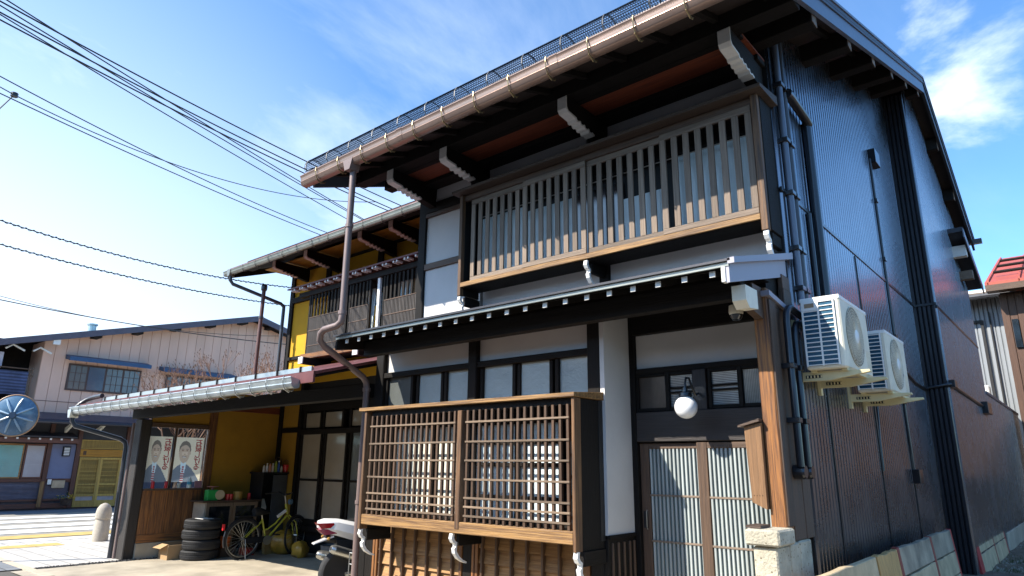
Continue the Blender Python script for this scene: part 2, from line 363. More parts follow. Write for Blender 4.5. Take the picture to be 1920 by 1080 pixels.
def lattice(x0, x1, n):
    st = (x1-x0)/n
    for i in range(n+1):
        x = x0+st*i; BB('lattice_bar', x-.013, x+.013, Yf-.012+.001*(i % 2), Yf+.016, 1.112, 2.11, W_brown('z'), ch=.002)
    for z in (2.0, 1.82, 1.652, 1.485, 1.322, 1.245, 1.167):
        BB('lattice_rail', x0-.02, x1+.02, Yf-.02, Yf-.0025, z-.009, z+.009, W_rail('x'), ch=.002)
lattice(-5.86, -4.61, 16); lattice(-4.44, -3.29, 15)
# sliding sashes with white paper behind the lattice
for (a, b, m) in ((-5.90, -5.80, darkglass), (-5.80, -4.80, shoji), (-4.80, -4.60, darkglass), (-4.60, -3.56, curtain), (-3.56, -3.24, darkglass)):
    BB('window_pane', a, b, FY-.085, FY-.078, 1.14, 2.0, m, ch=0)
for z in (1.125, 2.01): BB('sash_rail', -5.88, -3.25, FY-.13, FY-.09, z-.025, z+.025, W_dark('x'))
for z in (1.33, 1.62, 1.82): BB('sash_rail', -4.58, -3.58, FY-.11, FY-.088, z-.018, z+.018, W_dark('x'))
for x in (-5.84, -5.2, -4.78, -4.62, -4.06, -3.56): BB('sash_stile', x-.022, x+.022, FY-.13, FY-.088, 1.12, 2.03, W_dark('z'))

def cloud_bracket(x, yf, yw, ztop, s=1.0, parent=H):
    """white painted carved bracket: dark arm with a curled white front edge"""
    b = box('bay_bracket', x-.022, x+.022, yf+.09*s, yw, ztop-.12*s, ztop-.002, W_dark('y'), parent)
    out = [(0, 0), (-.012, -.05), (.012, -.085), (.045, -.10), (.05, -.125), (.028, -.14), (.04, -.185), (.085, -.235), (.15, -.27), (.20, -.285)]
    inn = [(.205, -.272), (.153, -.25), (.098, -.212), (.064, -.165), (.066, -.125), (.066, -.085), (.036, -.068), (.022, -.04), (.03, 0)]
    pts = [(yf+p[0]*s, ztop+p[1]*s) for p in out+inn]
    m = MB(); n = len(pts)
    tri = []
    no, ni = len(out), len(inn)
    vs = [(x-.02, *p) for p in pts]+[(x+.02, *p) for p in pts]
    I = list(range(no)); J = [no+ni-1-k for k in range(ni)]
    fs = []
    for k in range(no-1):
        a0, a1 = I[k], I[k+1]; b0, b1 = J[min(k, ni-1)], J[min(k+1, ni-1)]
        f = (a0, b0, b1, a1) if b0 != b1 else (a0, b0, a1)
        fs.append(f); fs.append(tuple(i+n for i in f[::-1]))
    fs += [(i, (i+1) % n, n+(i+1) % n, n+i) for i in range(n)]
    m._add(vs, fs); m.build('carved_edge', white, b)
    return b
for x in (-5.945, -4.60, -3.215): cloud_bracket(x, Yf-.02, FY, 1.01 if x == -4.6 else .962, .95)

# --- pent roof over the ground floor
PR = MB().prism([(4.27, 2.965), (4.27, 2.99), (5.52, 3.345), (5.52, 3.32)], 'x', -6.22, -1.70).build('pent_roof', roofdark, H)
MB().prism([(4.255, 2.94), (4.255, 2.982), (4.275, 2.99), (4.275, 2.94)], 'x', -6.22, -1.71).build('eave_trim', greygut, PR)
MB().prism([(4.235, 2.972), (4.235, 2.99), (4.30, 3.006), (4.30, 2.994)], 'x', -6.25, -1.69).build('eave_cap', roofdark, PR)
MB().prism([(4.30, 2.935), (4.30, 2.955), (5.5, 3.30), (5.5, 3.28)], 'x', -6.18, -1.76).build('soffit_board', W_dark('x'), PR)
for i in range(21):
    x = -6.08+i*.2115
    rf = MB().prism([(4.31, 2.895), (4.31, 2.937), (5.45, 3.265), (5.45, 3.22)], 'x', x-.02, x+.02).build('rafter', W_dark('y'), PR)
    box('rafter_tip', x-.021, x+.021, 4.30, 4.3095, 2.893, 2.938, white, rf, ch=0)
P('beam', -6.19, -1.78, 4.62, 4.72, 2.80, 2.96, W_dark('x'))

# right-hand verge of the pent roof
MB().prism([(4.26, 2.825), (4.26, 2.955), (5.45, 3.285), (5.45, 3.13)], 'x', -1.735, -1.71).build('verge_board', mat('lavender_grey_metal', (.30, .29, .33), .45, metal=.2, var=.1), PR)
MB().prism([(4.235, 2.95), (4.235, 2.992), (5.50, 3.34), (5.50, 3.285)], 'x', -1.709, -1.66).build('verge_cap', mat('lavender_grey_metal', (.30, .29, .33)), PR)
MB().prism([(4.26, 2.825), (4.26, 2.955), (5.45, 3.285), (5.45, 3.0)], 'x', -6.225, -6.20).build('verge_board', W_dark('y'), PR)  # left board added to stop sun leaking under the roof end
box('verge_tip', -1.765, -1.735, 4.25, 4.30, 2.83, 2.94, white, PR)
pts = [(4.50, 2.86), (4.50, 2.75), (4.56, 2.70), (4.72, 2.72), (4.72, 2.86)]
MB().prism(pts, 'x', -1.80, -1.70).build('beam_end', cream, PR)
MB().prism([(4.74, 2.84), (4.74, 2.72), (5.40, 2.60), (5.40, 2.93), (4.74, 2.93)], 'x', -1.80, -1.74).build('verge_beam', W_mid('y'), PR)
# --- entrance recess
EX0, EX1, EY = -3.22, -1.84, 5.4
P('plaster_panel', -3.2165, -3.172, FY+.004, EY, 1.06, 2.97, plaster, ch=0)
P('post', -3.205, -3.12, EY-.03, EY+.08, 0, 3.1, W_dark('z'))
ws = P('wainscot', -3.2165, -3.176, FY+.004, EY-.03, 0, 1.05, W_dark('z'))
for y in (5.0, 5.09, 5.18, 5.27, 5.345): box('batten', -3.176, -3.160, y-.012, y+.012, 0, 1.0, W_mid('z'), ws)
box('cap_rail', -3.216, -3.155, FY+.004, EY-.03, 1.03, 1.062, W_dark('y'), ws)
P('plaster_panel', -3.12, EX1, EY+.02, EY+.06, 3.03, 3.2, plaster, ch=0)
P('beam', -3.12, EX1, EY-.05, EY+.06, 2.79, 3.03, W_dark('x'))
P('plaster_panel', -3.12, EX1, EY+.02, EY+.06, 2.48, 2.79, plaster, ch=0)
P('beam', -3.12, EX1, EY-.01, EY+.06, 2.43, 2.48, W_dark('x'))
P('beam', -3.12, EX1, EY-.03, EY+.06, 1.825, 2.085, wood('dusky_lintel', (.045, .035, .032), 'x'), ch=.006)
P('ceiling', -3.2, EX1, FY+.14, EY, 3.2, 3.22, W_dark('x'))
P('wall', -3.2, -1.75, EY+.065, EY+.1, 0, 3.3, black, ch=0); P('wall', -1.84, -1.75, FY+.12, EY+.1, 1.1, 3.1, W_dark('z'), ch=0)
P('lamp_post', -2.56, -2.44, EY-.02, EY+.06, 2.085, 2.43, wood('dusky_lintel', (.045, .035, .032), 'z'))
ribg = mat('ribbed_glass', (.22, .27, .28), .22, var=.7, stretch=(1, 1, 1), scale=3, coat=.8)
def stripes(m, axis, sc, amt=.5):
    t = m.node_tree; n = t.nodes; l = t.links; b = n['Principled BSDF']; g = n.new('ShaderNodeNewGeometry'); w = n.new('ShaderNodeTexWave'); w.bands_direction = axis; w.inputs['Scale'].default_value = sc; w.inputs['Distortion'].default_value = .6
    l.new(g.outputs['Position'], w.inputs[0]); src = b.inputs['Base Color'].links[0].from_socket
    x = n.new('ShaderNodeMix'); x.data_type = 'RGBA'; x.blend_type = 'MULTIPLY'; x.inputs[0].default_value = amt; l.new(src, x.inputs['A']); l.new(w.outputs[1], x.inputs['B']); l.new(x.outputs['Result'], b.inputs['Base Color'])
ribh = mat('ribbed_glass_across', (.36, .42, .44), .22, var=.5, scale=3, coat=.8); stripes(ribh, 'Z', 22, .8)
ribd = mat('ribbed_glass_dusky', (.085, .06, .045), .3, var=.6, scale=4, coat=.7)
stripes(ribg, 'X', 22, .5); stripes(ribd, 'X', 24, .5)
for (a, b, m) in ((-3.10, -2.83, ribd), (-2.79, -2.57, ribh), (-2.40, -2.17, ribh), (-2.13, -1.86, ribg)):
    w = P('transom_window', a, b, EY+.02, EY+.03, 2.12, 2.40, m, ch=0)
    box('window_frame', a-.03, a, EY-.005, EY+.05, 2.09, 2.43, W_dark('z'), w); box('window_frame', b, b+.02, EY-.005, EY+.05, 2.09, 2.43, W_dark('z'), w)
    box('window_frame', a, b, EY-.004, EY+.05, 2.40, 2.43, W_dark('x'), w); box('window_frame', a, b, EY-.004, EY+.05, 2.09, 2.12, W_dark('x'), w)
    if m is ribh:
        for z in (2.245, 2.285): box('glazing_bar', a, b, EY-.003, EY+.02, z-.008, z+.008, W_dark('x'), w)
doorglass = glassy('door_glass', (.16, .22, .23), .25)
fin = mat('silvery_door_slat', (.40, .44, .43), .4, var=.25, stretch=(20, 20, 1.5), scale=2, rnd=.15)
def sliding_door(x0, x1, y, a, b):
    d = P('sliding_door', x0, x1, y+.012, y+.02, 0.06, 1.80, doorglass, ch=0)
    for (p, q) in ((x0, a), (b, x1)): box('door_stile', p, q, y-.015, y+.03, .05, 1.815, W_mid('z'), d)
    box('door_rail', a, b, y-.013, y+.03, 1.765, 1.815, W_mid('x'), d); box('door_rail', a, b, y-.013, y+.03, .05, .3, W_mid('x'), d)
    n = int(round((b-a)/.0365))
    for i in range(n):
        x = a+(i+.5)*(b-a)/n; box('door_slat', x-.009, x+.009, y-.01, y+.010, .3, 1.765, fin, d, ch=.002)
    for z in (1.375, 1.0, .63): box('door_bar', a, b, y-.016, y-.0105, z-.008, z+.008, W_grey('x'), d, ch=.001)
    return d
d1 = sliding_door(-3.12, -2.48, EY+.03, -3.035, -2.555)
d2 = sliding_door(-2.56, -1.85, EY-.005, -2.47, -1.93)
box('door_handle', -3.105, -3.06, EY+.012, EY+.018, 1.10, 1.24, black, d1)
MB().tube([(-3.062, EY-.0, 1.09), (-3.062, EY-.01, 1.11), (-3.062, EY-.01, 1.23), (-3.062, EY-.0, 1.25)], .004, 6).build('door_pull', steel, d1)

# --- upper floor wall
P('post', -6.36, -6.225, SY, SY+.14, 3.2, 5.3, W_dark('z'), ch=.008)
P('wall', -6.34, -1.74, SY+.075, SY+.14, 3.2, 5.4, black, ch=0)
P('plaster_panel', -6.225, -5.25, SY+.03, SY+.07, 3.4, 4.03, plaster, ch=0)
P('beam', -6.225, -5.25, SY-.0, SY+.06, 4.03, 4.11, W_mid('x'))
P('plaster_panel', -6.225, -5.25, SY+.03, SY+.07, 4.11, 4.80, plaster, ch=0)
P('beam', -6.225, -5.2, SY-.01, SY+.06, 4.80, 4.93, W_dark('x'))
P('beam', -6.225, -5.2, SY-.005, SY+.06, 4.745, 4.796, W_mid('x'))
for (a, b) in ((-6.225, -5.42), (-5.30, -3.70), (-3.50, -1.86)):
    P('plaster_panel', a, b, SY+.03, SY+.07, 4.75 if a > -6 else 4.93, 5.30, plaster, ch=0)
for x in (-5.36, -3.59, -1.80): P('post', x-.06, x+.06, SY, SY+.07, 4.75, 5.35, W_dark('z'))
P('beam', -6.36, -1.72, SY-.02, SY+.07, 5.22, 5.36, W_dark('x'))
P('plaster_panel', -5.2, -3.57, SY+.03, SY+.07, 3.3, 3.6, plaster, ch=0); P('plaster_panel', -3.44, -1.86, SY+.03, SY+.07, 3.3, 3.6, plaster, ch=0)
P('post', -3.56, -3.45, SY-.0, SY+.07, 3.3, 3.6, W_dark('z')); P('post', -1.86, -1.705, SY-.0, SY+.10, 3.25, 5.3, W_dark('z'))
# --- upper bay with broad slats
U = P('upper_bay_window', -5.22, -1.76, SY-.02, SY+.02, 3.6, 4.75, black, ch=0)
def UB(name, *a, **k): return box(name, *a, U, **k)
UY = 5.2
UB('bay_sill', -5.235, -1.78, UY-.034, UY-.012, 3.568, 3.622, W_gold('x'), ch=.004); UB('bay_base', -5.215, -1.78, UY-.011, SY-.02, 3.56, 3.625, W_dark('x'))  # black base puts the shadow under the sill into its colour
UB('bay_side_board', -5.25, -5.215, UY+.02, SY-.02, 3.48, 4.7, W_dark('z')); UB('bay_side_board', -1.745, -1.715, UY+.02, SY-.02, 3.48, 4.7, W_dark('z'))
UB('bay_stile', -5.262, -5.215, UY-.035, UY+.02, 3.47, 4.70, W_stile('z')); UB('bay_stile', -1.778, -1.722, UY-.035, UY+.02, 3.47, 4.70, W_stile('z'))
MB().prism([(UY-.12, 4.70), (UY-.12, 4.735), (SY, 4.79), (SY, 4.70)], 'x', -5.32, -1.655).build('bay_top_board', wood('dusky_board', (.065, .043, .03), 'x'), U, bevel=.003)
UB('bay_rail', -5.215, -1.78, UY+.0, UY+.05, 4.625, 4.698, W_mid('x'))
for k, (a, b) in enumerate(((-5.12, -4.28), (-4.32, -3.50), (-3.50, -2.62), (-2.66, -1.79))):
    yo = 0 if k in (1, 3) else .03
    UB('sash_rail', a, b, UY-.012+yo, UY+.013+yo, 3.63, 3.685, W_grey('x')); UB('sash_rail', a, b, UY-.012+yo, UY+.013+yo, 4.56, 4.623, W_grey('x'))
    n = 8; w = .058
    for i in range(n):
        x = a+w/2+(b-a-w)*i/(n-1)
        UB('slat', x-w/2, x+w/2, UY-.010+yo, UY+.010+yo, 3.685, 4.56, W_grey('z'), ch=.003)
for (a, b, m, zt) in ((-5.16, -4.50, curtain, 4.45), (-4.44, -3.80, curtain, 4.38), (-3.80, -3.22, darkglass, 4.4), (-3.22, -2.76, curtain, 4.2), (-2.66, -1.90, curtain, 4.5)):
    UB('window_pane', a, b, UY+.235, UY+.243, 3.66, zt, m, ch=0)
for z in (3.645, 4.50): UB('sash_rail', -5.1, -1.8, UY+.20, UY+.234, z-.02, z+.02, W_dark('x'))
MB().tube([(-5.1, UY+.16, 4.44), (-1.8, UY+.16, 4.44)], .006, 6).build('curtain_rod', steel, U)
for x in (-5.24, -3.505, -1.75): cloud_bracket(x, UY-.02, SY, 3.555 if x == -3.505 else 3.475, .9)

# --- eave arms with scalloped white undersides
def eave_arm(x, y0, y1, zb, parent, name='eave_arm', m1=None, edge=None, w=.05):
    L = y1-y0; pts = [(y0, zb+.16), (y0, zb+.035), (y0+.03, zb-.005), (y0+.20*L, zb-.012)]
    und = [(y0, zb+.035), (y0+.025, zb+.0), (y0+.17*L, zb-.012)]
    y = y0+.20*L; k = 4; st = .40*L/k; z = zb-.012
    for i in range(k):
        und += [(y+.02*L, z-.005), (y+.35*st, z-.028), (y+.7*st, z-.03), (y+st, z-.016)]; y += st; z -= .012
    und += [(y0+.66*L, z-.02)]
    a = MB().prism([(y0+.004, zb+.16)]+[(p[0]+.004, p[1]+.002) for p in und]+[(y1, z-.06), (y1, zb+.16)], 'x', x-w, x+w).build(name, m1 or W_dark('y'), parent)
    m = MB(); top = [(y0, zb+.16)]+und; t = .012
    vs = []
    for p in top: vs += [(x-w-.003, p[0]-t*.6, p[1]-t*.5), (x+w+.003, p[0]-t*.6, p[1]-t*.5), (x+w+.003, p[0]+t*.4, p[1]+t), (x-w-.003, p[0]+t*.4, p[1]+t)]
    fs = [(0, 1, 2, 3)]
    for i in range(len(top)-1):
        q = i*4; fs += [(q+j, q+4+j, q+4+(j+1) % 4, q+(j+1) % 4) for j in range(4)]
    q = (len(top)-1)*4; fs.append((q+3, q+2, q+1, q)); m._add(vs, fs); m.build('painted_edge', edge or white, a)
    return a
for x in (-6.09, -5.15, -3.46, -1.80): eave_arm(x, 4.76, SY, 4.97, H)
P('soffit_panel', -6.3, -1.72, 4.96, SY, 5.155, 5.17, W_red('x'), ch=0); P('beam', -6.3, -1.72, 5.30, SY, 5.10, 5.153, W_dark('x')); P('beam', -6.3, -1.72, 4.922, 4.99, 5.125, 5.153, W_dark('x'))
P('purlin', -6.80, -1.235, 4.76, 4.92, 5.13, 5.32, W_dark('x'))

# --- main roof
XL, XR = -6.92, -1.18; sl = .352
def zt(y): return 5.155+sl*(y-4.2)
RY = 11.5; RZ = zt(RY); BY, BZ = 15.35, 6.0; bs = (RZ-BZ)/(BY-RY)
RF = MB().prism([(4.16, zt(4.16)), (RY, RZ), (BY, BZ), (BY, BZ-.04), (RY, RZ-.045), (4.16, zt(4.16)-.04)], 'x', XL, XR).build('main_roof', roofdark, H)
MB().prism([(4.2, zt(4.2)-.041), (RY, RZ-.046), (BY, BZ-.041), (BY, BZ-.07), (RY, RZ-.08), (4.2, zt(4.2)-.07)], 'x', XL+.05, XR-.06).build('roof_boarding', wood('rough_soffit', (.05, .035, .03), 'x'), RF)
for xx, sg in ((XR-.055, 1), (XL, -1)):
    fm = mat('slate_blue_fascia', (.13, .16, .21), .38, metal=.35, var=.12)
    x0, x1 = (XR-.05, XR-.012) if sg > 0 else (XL+.012, XL+.05)
    MB().prism([(4.17, zt(4.17)-.042), (RY, RZ-.05), (RY, RZ-.25), (4.22, zt(4.17)-.21)], 'x', x0, x1).build('fascia_board', fm, RF)
    MB().prism([(RY, RZ-.05), (BY, BZ-.042), (BY, BZ-.20), (RY, RZ-.25)], 'x', x0, x1).build('fascia_board', roofdark, RF)
    c0, c1 = (XR-.07, XR+.012) if sg > 0 else (XL-.012, XL+.07)
    MB().prism([(4.14, zt(4.14)+.004), (4.14, zt(4.14)+.03), (RY, RZ+.035), (BY+.02, BZ+.03), (BY+.02, BZ+.004), (RY, RZ+.004)], 'x', c0, c1).build('verge_cap', roof_m, RF)
    MB().prism([(4.15, zt(4.14)-.075), (4.15, zt(4.14)-.045), (RY, RZ-.05), (BY, BZ-.045), (BY, BZ-.075), (RY, RZ-.08)], 'x', *((XR-.011, XR+.002) if sg > 0 else (XL-.002, XL+.011))).build('verge_strip', roofdark, RF)
for y in (5.35, 6.62, 7.80, 8.95, 10.05, 11.2):
    z1 = zt(y)-.115; p = P('purlin', -6.86, -1.245, y-.07, y+.07, z1-.2, z1, W_dark('x'), ch=.006)
    for s in (0, 1):
        xe = (-1.2445, -1.2395) if s else (-6.8655, -6.8605)
        box('end_grain', *xe, y-.066, y+.066, z1-.196, z1-.004, W_grey('z'), p, ch=.002)
for y in (12.6, 13.8):
    z1 = RZ-bs*(y-RY)-.12; p = P('purlin', -6.86, -1.245, y-.07, y+.07, z1-.2, z1, W_dark('x'))
    box('end_grain', -1.2445, -1.2395, y-.066, y+.066, z1-.196, z1-.004, W_grey('z'), p, ch=.002)
for i in range(13):
    x = -6.7+i*.44
    MB().prism([(4.22, zt(4.22)-.13), (4.22, zt(4.22)-.072), (11.3, zt(11.3)-.085), (11.3, zt(11.3)-.14)], 'x', x-.025, x+.025).build('rafter', W_dark('y'), RF)
# lower rear roof
LR = MB().prism([(13.5, 5.76), (15.25, 5.08), (15.25, 5.0), (13.5, 5.68)], 'x', -6.6, -1.18).build('rear_pent_roof', roofdark, H)
MB().prism([(13.45, 5.72), (15.27, 5.06), (15.27, 4.9), (13.45, 5.56)], 'x', -1.178, -1.16).build('fascia_board', roof_m, LR)
MB().box(-1.9, -1.05, 15.2, 15.3, 5.9, 5.99).build('rear_gutter', pipe_g, H)
box('purlin', -1.9, -1.2, 14.2, 14.34, 4.98, 5.14, W_grey('x'), LR); box('purlin', -1.9, -1.2, 13.75, 13.9, 5.3, 5.5, white, LR)
# eave front of the roof, gutter, hooks
MB().prism([(4.145, zt(4.16)-.10), (4.145, zt(4.16)+.0), (4.17, zt(4.16)+.008), (4.17, zt(4.16)-.10)], 'x', XL, XR).build('eave_board', roofdark, RF)
def gutter(name, x0, x1, y, z, m, parent, s=1.0, hooks=(), hm=None):
    """box gutter with rolled lip; y,z = outer top lip"""
    out = [(0, 0), (-.012, .006), (-.016, -.004), (-.006, -.016), (-.002, -.035), (.004, -.055), (-.004, -.068), (.004, -.08), (.014, -.10), (.03, -.112), (.085, -.112), (.10, -.10), (.104, -.02)]
    pr = [(y+p[0]*s, z+p[1]*s) for p in out]; inn = [(y+p[0]*s, z+p[1]*s) for p in ((.098, -.02), (.094, -.096), (.082, -.106), (.034, -.106), (.02, -.096), (.012, -.08), (.01, -.01))]
    n1 = len(pr); vs = []; pts = pr+inn; n = len(pts)
    g = MB(); vs = [(x0, *p) for p in pts]+[(x1, *p) for p in pts]
    g._add(vs, [(i, (i+1) % n, n+(i+1) % n, n+i) for i in range(n)])
    for (xa, fl) in ((x0, 1), (x1, 0)):
        q = [(xa, *p) for p in pr]; g._add(q, [tuple(range(n1))[::-1] if fl else tuple(range(n1))])
    G = g.build(name, m, parent, smooth=True)
    ho = None
    for x in hooks:
        if ho is None:
            h = MB(); pth = [(x, y+.10*s, z+.012*s), (x, y-.018*s, z+.012*s), (x, y-.02*s, z-.03*s), (x, y-.012*s, z-.075*s), (x, y+.006*s, z-.112*s), (x, y+.03*s, z-.126*s), (x, y+.10*s, z-.135*s), (x, y+.12*s, z-.115*s), (x, y+.06*s, z-.15*s), (x, y-.0*s, z-.118*s)]
            h.tube(pth, .0055*s, 5); ho = h.build('gutter_bracket', hm or steel, G); hx = x; L0 = ho.location.copy()
        else:
            c = ho.copy(); COL.objects.link(c); c.parent = G; c.matrix_parent_inverse = ho.matrix_parent_inverse.copy(); c.location = L0+Vector((x-hx, 0, 0))
    return G
brass = mat('brassy_hook_metal', (.35, .27, .15), .35, metal=.7)
gutter('gutter', -6.97, -1.22, 4.075, 5.055, copper, H, 1.12, [-6.62+i*.437 for i in range(13)], brass)
for x in (-5.1, -3.05): gutter('gutter_joint', x-.04, x+.04, 4.0715, 5.059, copper, H, 1.15)
# snow guard of wire mesh along the eave
g = MB(); arc = [(4.11, 5.10), (4.085, 5.15), (4.088, 5.21), (4.115, 5.262), (4.17, 5.295), (4.24, 5.295), (4.31, 5.27), (4.37, 5.23)]
x = -6.93
while x < -1.22:
    g.tube([(x, *p) for p in arc], .0028, 3, caps=False); x += .023
for k in range(19):
    t = k/18*(len(arc)-1); i = min(int(t), len(arc)-2); f = t-i; q = (arc[i][0]*(1-f)+arc[i+1][0]*f, arc[i][1]*(1-f)+arc[i+1][1]*f)
    g.tube([(-6.93, *q), (-1.22, *q)], .0034, 3, caps=False)
g.build('snow_guard_mesh', mat('dark_wire', (.10, .12, .15), .4, metal=.6), H, kind='stuff')
for i in range(14):
    x = -6.9+i*.435; MB().tube([(x, 4.18, 5.15)]+[(x, *p) for p in arc]+[(x, 4.44, 5.24)], .006, 5)  .build('snow_guard_hoop', mat('dull_hoop', (.16, .16, .16), .5, metal=.4), H)
# rainwater pipe
MB().prism([(-6.09, 4.99), (-5.91, 4.99), (-5.955, 4.86), (-6.045, 4.86)], 'y', 4.07, 4.2).build('rain_hopper', pipe_m, H)
pp = [(-6.0, 4.16, 4.9), (-5.995, 4.16, 3.17)]
bend = [(-6.0, 4.155, 3.10), (-6.05, 4.14, 3.06), (-6.15, 4.12, 3.045), (-6.24, 4.11, 3.035), (-6.30, 4.11, 3.0), (-6.335, 4.13, 2.93), (-6.345, 4.2, 2.87)]
DP = MB().tube(pp+bend+[(-6.41, 4.80, 2.60), (-6.42, 4.86, 2.54), (-6.42, 4.87, 2.48), (-6.42, 4.87, 0)], .037, 14).build('drain_pipe', pipe_m, H, smooth=True)
for (c, ax) in (((-5.997, 4.16, 4.2), 'z'), ((-5.997, 4.16, 3.2), 'z'), ((-6.42, 4.87, 2.46), 'z'), ((-6.42, 4.87, 1.2), 'z')):
    MB().lathe([(.046, -.02), (.046, .02)], c, 14).build('pipe_collar', pipe_m, DP)

# --- metal clad side wall, ribbed panels
def rib_panel(y0, y1, xw, ztopf, z0, n=None, pitch=.085, name='siding_panel', parent=H, m=wall_m):
    g = MB(); n = max(1, int(round((y1-y0)/pitch))); p = (y1-y0)/n; prof = []
    for i in range(n):
        y = y0+i*p; prof += [(y, -.009), (y+.2*p, -.009), (y+.27*p, .011), (y+.93*p, .011), (y+p, -.009)]
    pr = []
    for q in prof:
        if not pr or abs(pr[-1][0]-q[0]) > 1e-6: pr.append(q)
    vs = []
    for (y, d) in pr: vs += [(xw+d, y, z0), (xw+d, y, ztopf(y))]
    g._add(vs, [(2*i, 2*i+2, 2*i+3, 2*i+1) for i in range(len(pr)-1)])
    return g.build(name, m, parent)
MB().prism([(5.47, 0), (5.47, 5.36), (6, 5.55), (10.88, 7.2), (10.88, 0)], 'x', -1.8, -1.712).build('side_wall', black, H)
def wt(y): return zt(y)-.12
ys = [5.47, 6.14, 7.76, 9.24, 10.86]
for a, b in zip(ys, ys[1:]):
    rib_panel(a+.001, b-.001, WX, wt, 3.93); rib_panel(a+.008, b-.008, WX, lambda y: 3.90, .25)
    if a > 5.5: P('joint_strip', WX-.005, WX+.022, a-.016, a+.016, .25, 3.88, blackpl, ch=.003)
P('joint_strip', WX-.004, WX+.02, 5.47, 10.88, 3.895, 3.935, blackpl, ch=.003)
rib_panel(0, .001, 0, lambda y: 0, 0) if False else None
# step (chimney-like face) and the rear, prouder half of the wall
SX = -1.415
MB().prism([(10.9, 0), (10.9, 7.2), (RY, RZ-.12), (15.1, BZ-.02), (15.2, 0)], 'x', -1.71, SX-.012).build('rear_wall_core', black, H)
g = MB(); n = 5; w = (SX-WX)/n
for i in range(n):
    x = WX+i*w; g.prism([(x+.004, 10.895), (x+.012, 10.87), (x+w-.012, 10.87), (x+w-.004, 10.895)], 'z', .25, 7.25)
g.build('corner_cladding', mat('dark_ribbed_cladding', (.022, .022, .028), .4, metal=.3, coat=.4), H)
P('joint_strip', WX+.01, SX+.012, 10.86, 10.89, 3.88, 3.92, blackpl)
def wr(y): return (zt(y) if y < RY else RZ-bs*(y-RY))-.12
for a, b in ((10.9, 12.4), (12.4, 13.8), (13.8, 15.2)):
    rib_panel(a+.006, b-.006, SX, wr, 3.88); rib_panel(a+.006, b-.006, SX, lambda y: 3.85, .3)
P('joint_strip', SX-.004, SX+.018, 10.9, 15.2, 3.845, 3.885, blackpl)
P('board', -1.7035, -1.690, FY-.012, FY+.118, 1.22, 2.84, W_mid('z'))
# brown boarded strip between corner post and metal wall
P('board', -1.74, -1.70, FY+.12, 5.29, 1.12, 2.80, W_mid('z')); P('board', -1.74, -1.695, 5.292, 5.465, 1.12, 3.0, W_mid('z'))
P('board', -1.74, -1.70, 5.3, 5.465, 3.0, 3.12, W_mid('z'))
MB().prism([(FY-.04, 2.86), (FY-.04, 2.90), (5.45, 2.82), (5.45, 2.78)], 'x', -1.75, -1.675).build('flashing', mat('lavender_grey_metal', (.3, .29, .33)), H)
MB().prism([(FY+.12, 2.86), (FY+.12, 2.80), (5.46, 2.80), (5.46, 2.86)], 'x', -1.74, -1.7).build('trim_board', W_mid('y'), H)

# --- stone pier and footing blocks under the corner
ft = P('footing', -1.84, -1.70, FY+.0, 5.46, 0, .3, stone)
for (y0, y1, z0, z1) in ((4.66, 4.90, .74, 1.105), (4.903, 5.10, .74, 1.11), (5.103, 5.36, .74, 1.115), (4.66, 4.98, .37, .735), (4.983, 5.36, .37, .735), (4.66, 4.90, 0, .365), (4.903, 5.36, 0, .365)):
    P('stone_block', -1.855, -1.695, y0, y1, z0, z1, stone, ch=.01)
P('pier_cap', -1.89, -1.66, 4.62, 4.93, 1.112, 1.215, stone, ch=.012)
# pipes and ducts on the side wall
def duct(name, pts, r, m, parent=H, n=10, **k):
    return MB().tube(pts, r, n).build(name, m, parent, smooth=True, **k)
wx = WX+.05
# slanted vent pipe near the top and its downpipe
vp = duct('air_duct', [(wx+.02, 5.72, 4.92), (wx+.02, 5.80, 4.93), (wx+.02, 6.22, 4.88), (wx+.02, 6.31, 4.85)], .045, blackpl)
duct('duct_cover', [(wx, 6.30, 4.86), (wx, 6.30, 3.0)], .045, blackpl)
for y, m, r in ((5.60, roof_m, .03), (5.72, pipe_g, .028)):
    q = duct('vertical_pipe', [(wx-.01, y, 5.45), (wx-.01, y, 2.95)], r, m)
    for z in (4.95, 4.4, 3.9, 3.4, 3.05): box('pipe_clip', WX, wx+.03, y-.045, y+.045, z-.02, z+.02, blackpl, q)
for (y0, y1, zt_, yend) in ((5.12, 5.50, 2.82, 5.5), (5.28, 5.62, 2.72, 5.62)):
    c = [(wx+.01, yend, zt_-.03), (wx+.01, y0+.12, zt_+.0), (wx+.01, y0+.06, zt_-.02), (wx+.01, y0+.02, zt_-.06), (wx+.01, y0, zt_-.13), (wx+.01, y0, 1.62)]
    q = duct('refrigerant_pipe', c, .028, blackpl)
    MB().lathe([(.05, 0), (.052, .02), (.052, .07), (.045, .085)], (WX+.0, y0+.03, 1.585), 14, 'x').build('pipe_end_cap', blackpl, q)
    for z in (1.95, 2.35): box('pipe_clip', WX-.0, wx+.045, y0-.034, y0+.034, z-.02, z+.02, blackpl, q)
duct('duct_cover', [(wx-.02, 6.13, 3.88), (wx-.02, 6.13, 2.5)], .022, blackpl)
q = duct('conduit', [(wx-.03, 9.22, 5.6), (wx-.03, 9.22, 2.45), (wx-.03, 9.25, 1.62)], .018, blackpl)
box('junction_box', WX+.005, WX+.09, 9.24, 9.50, 5.55, 5.75, blackpl, q); box('junction_box', WX+.005, WX+.09, 9.17, 9.37, 1.46, 1.62, blackpl, q)
for z in (5.0, 4.2, 3.2, 2.4): box('pipe_clip', WX+.005, WX+.05, 9.18, 9.26, z-.025, z+.025, blackpl, q)
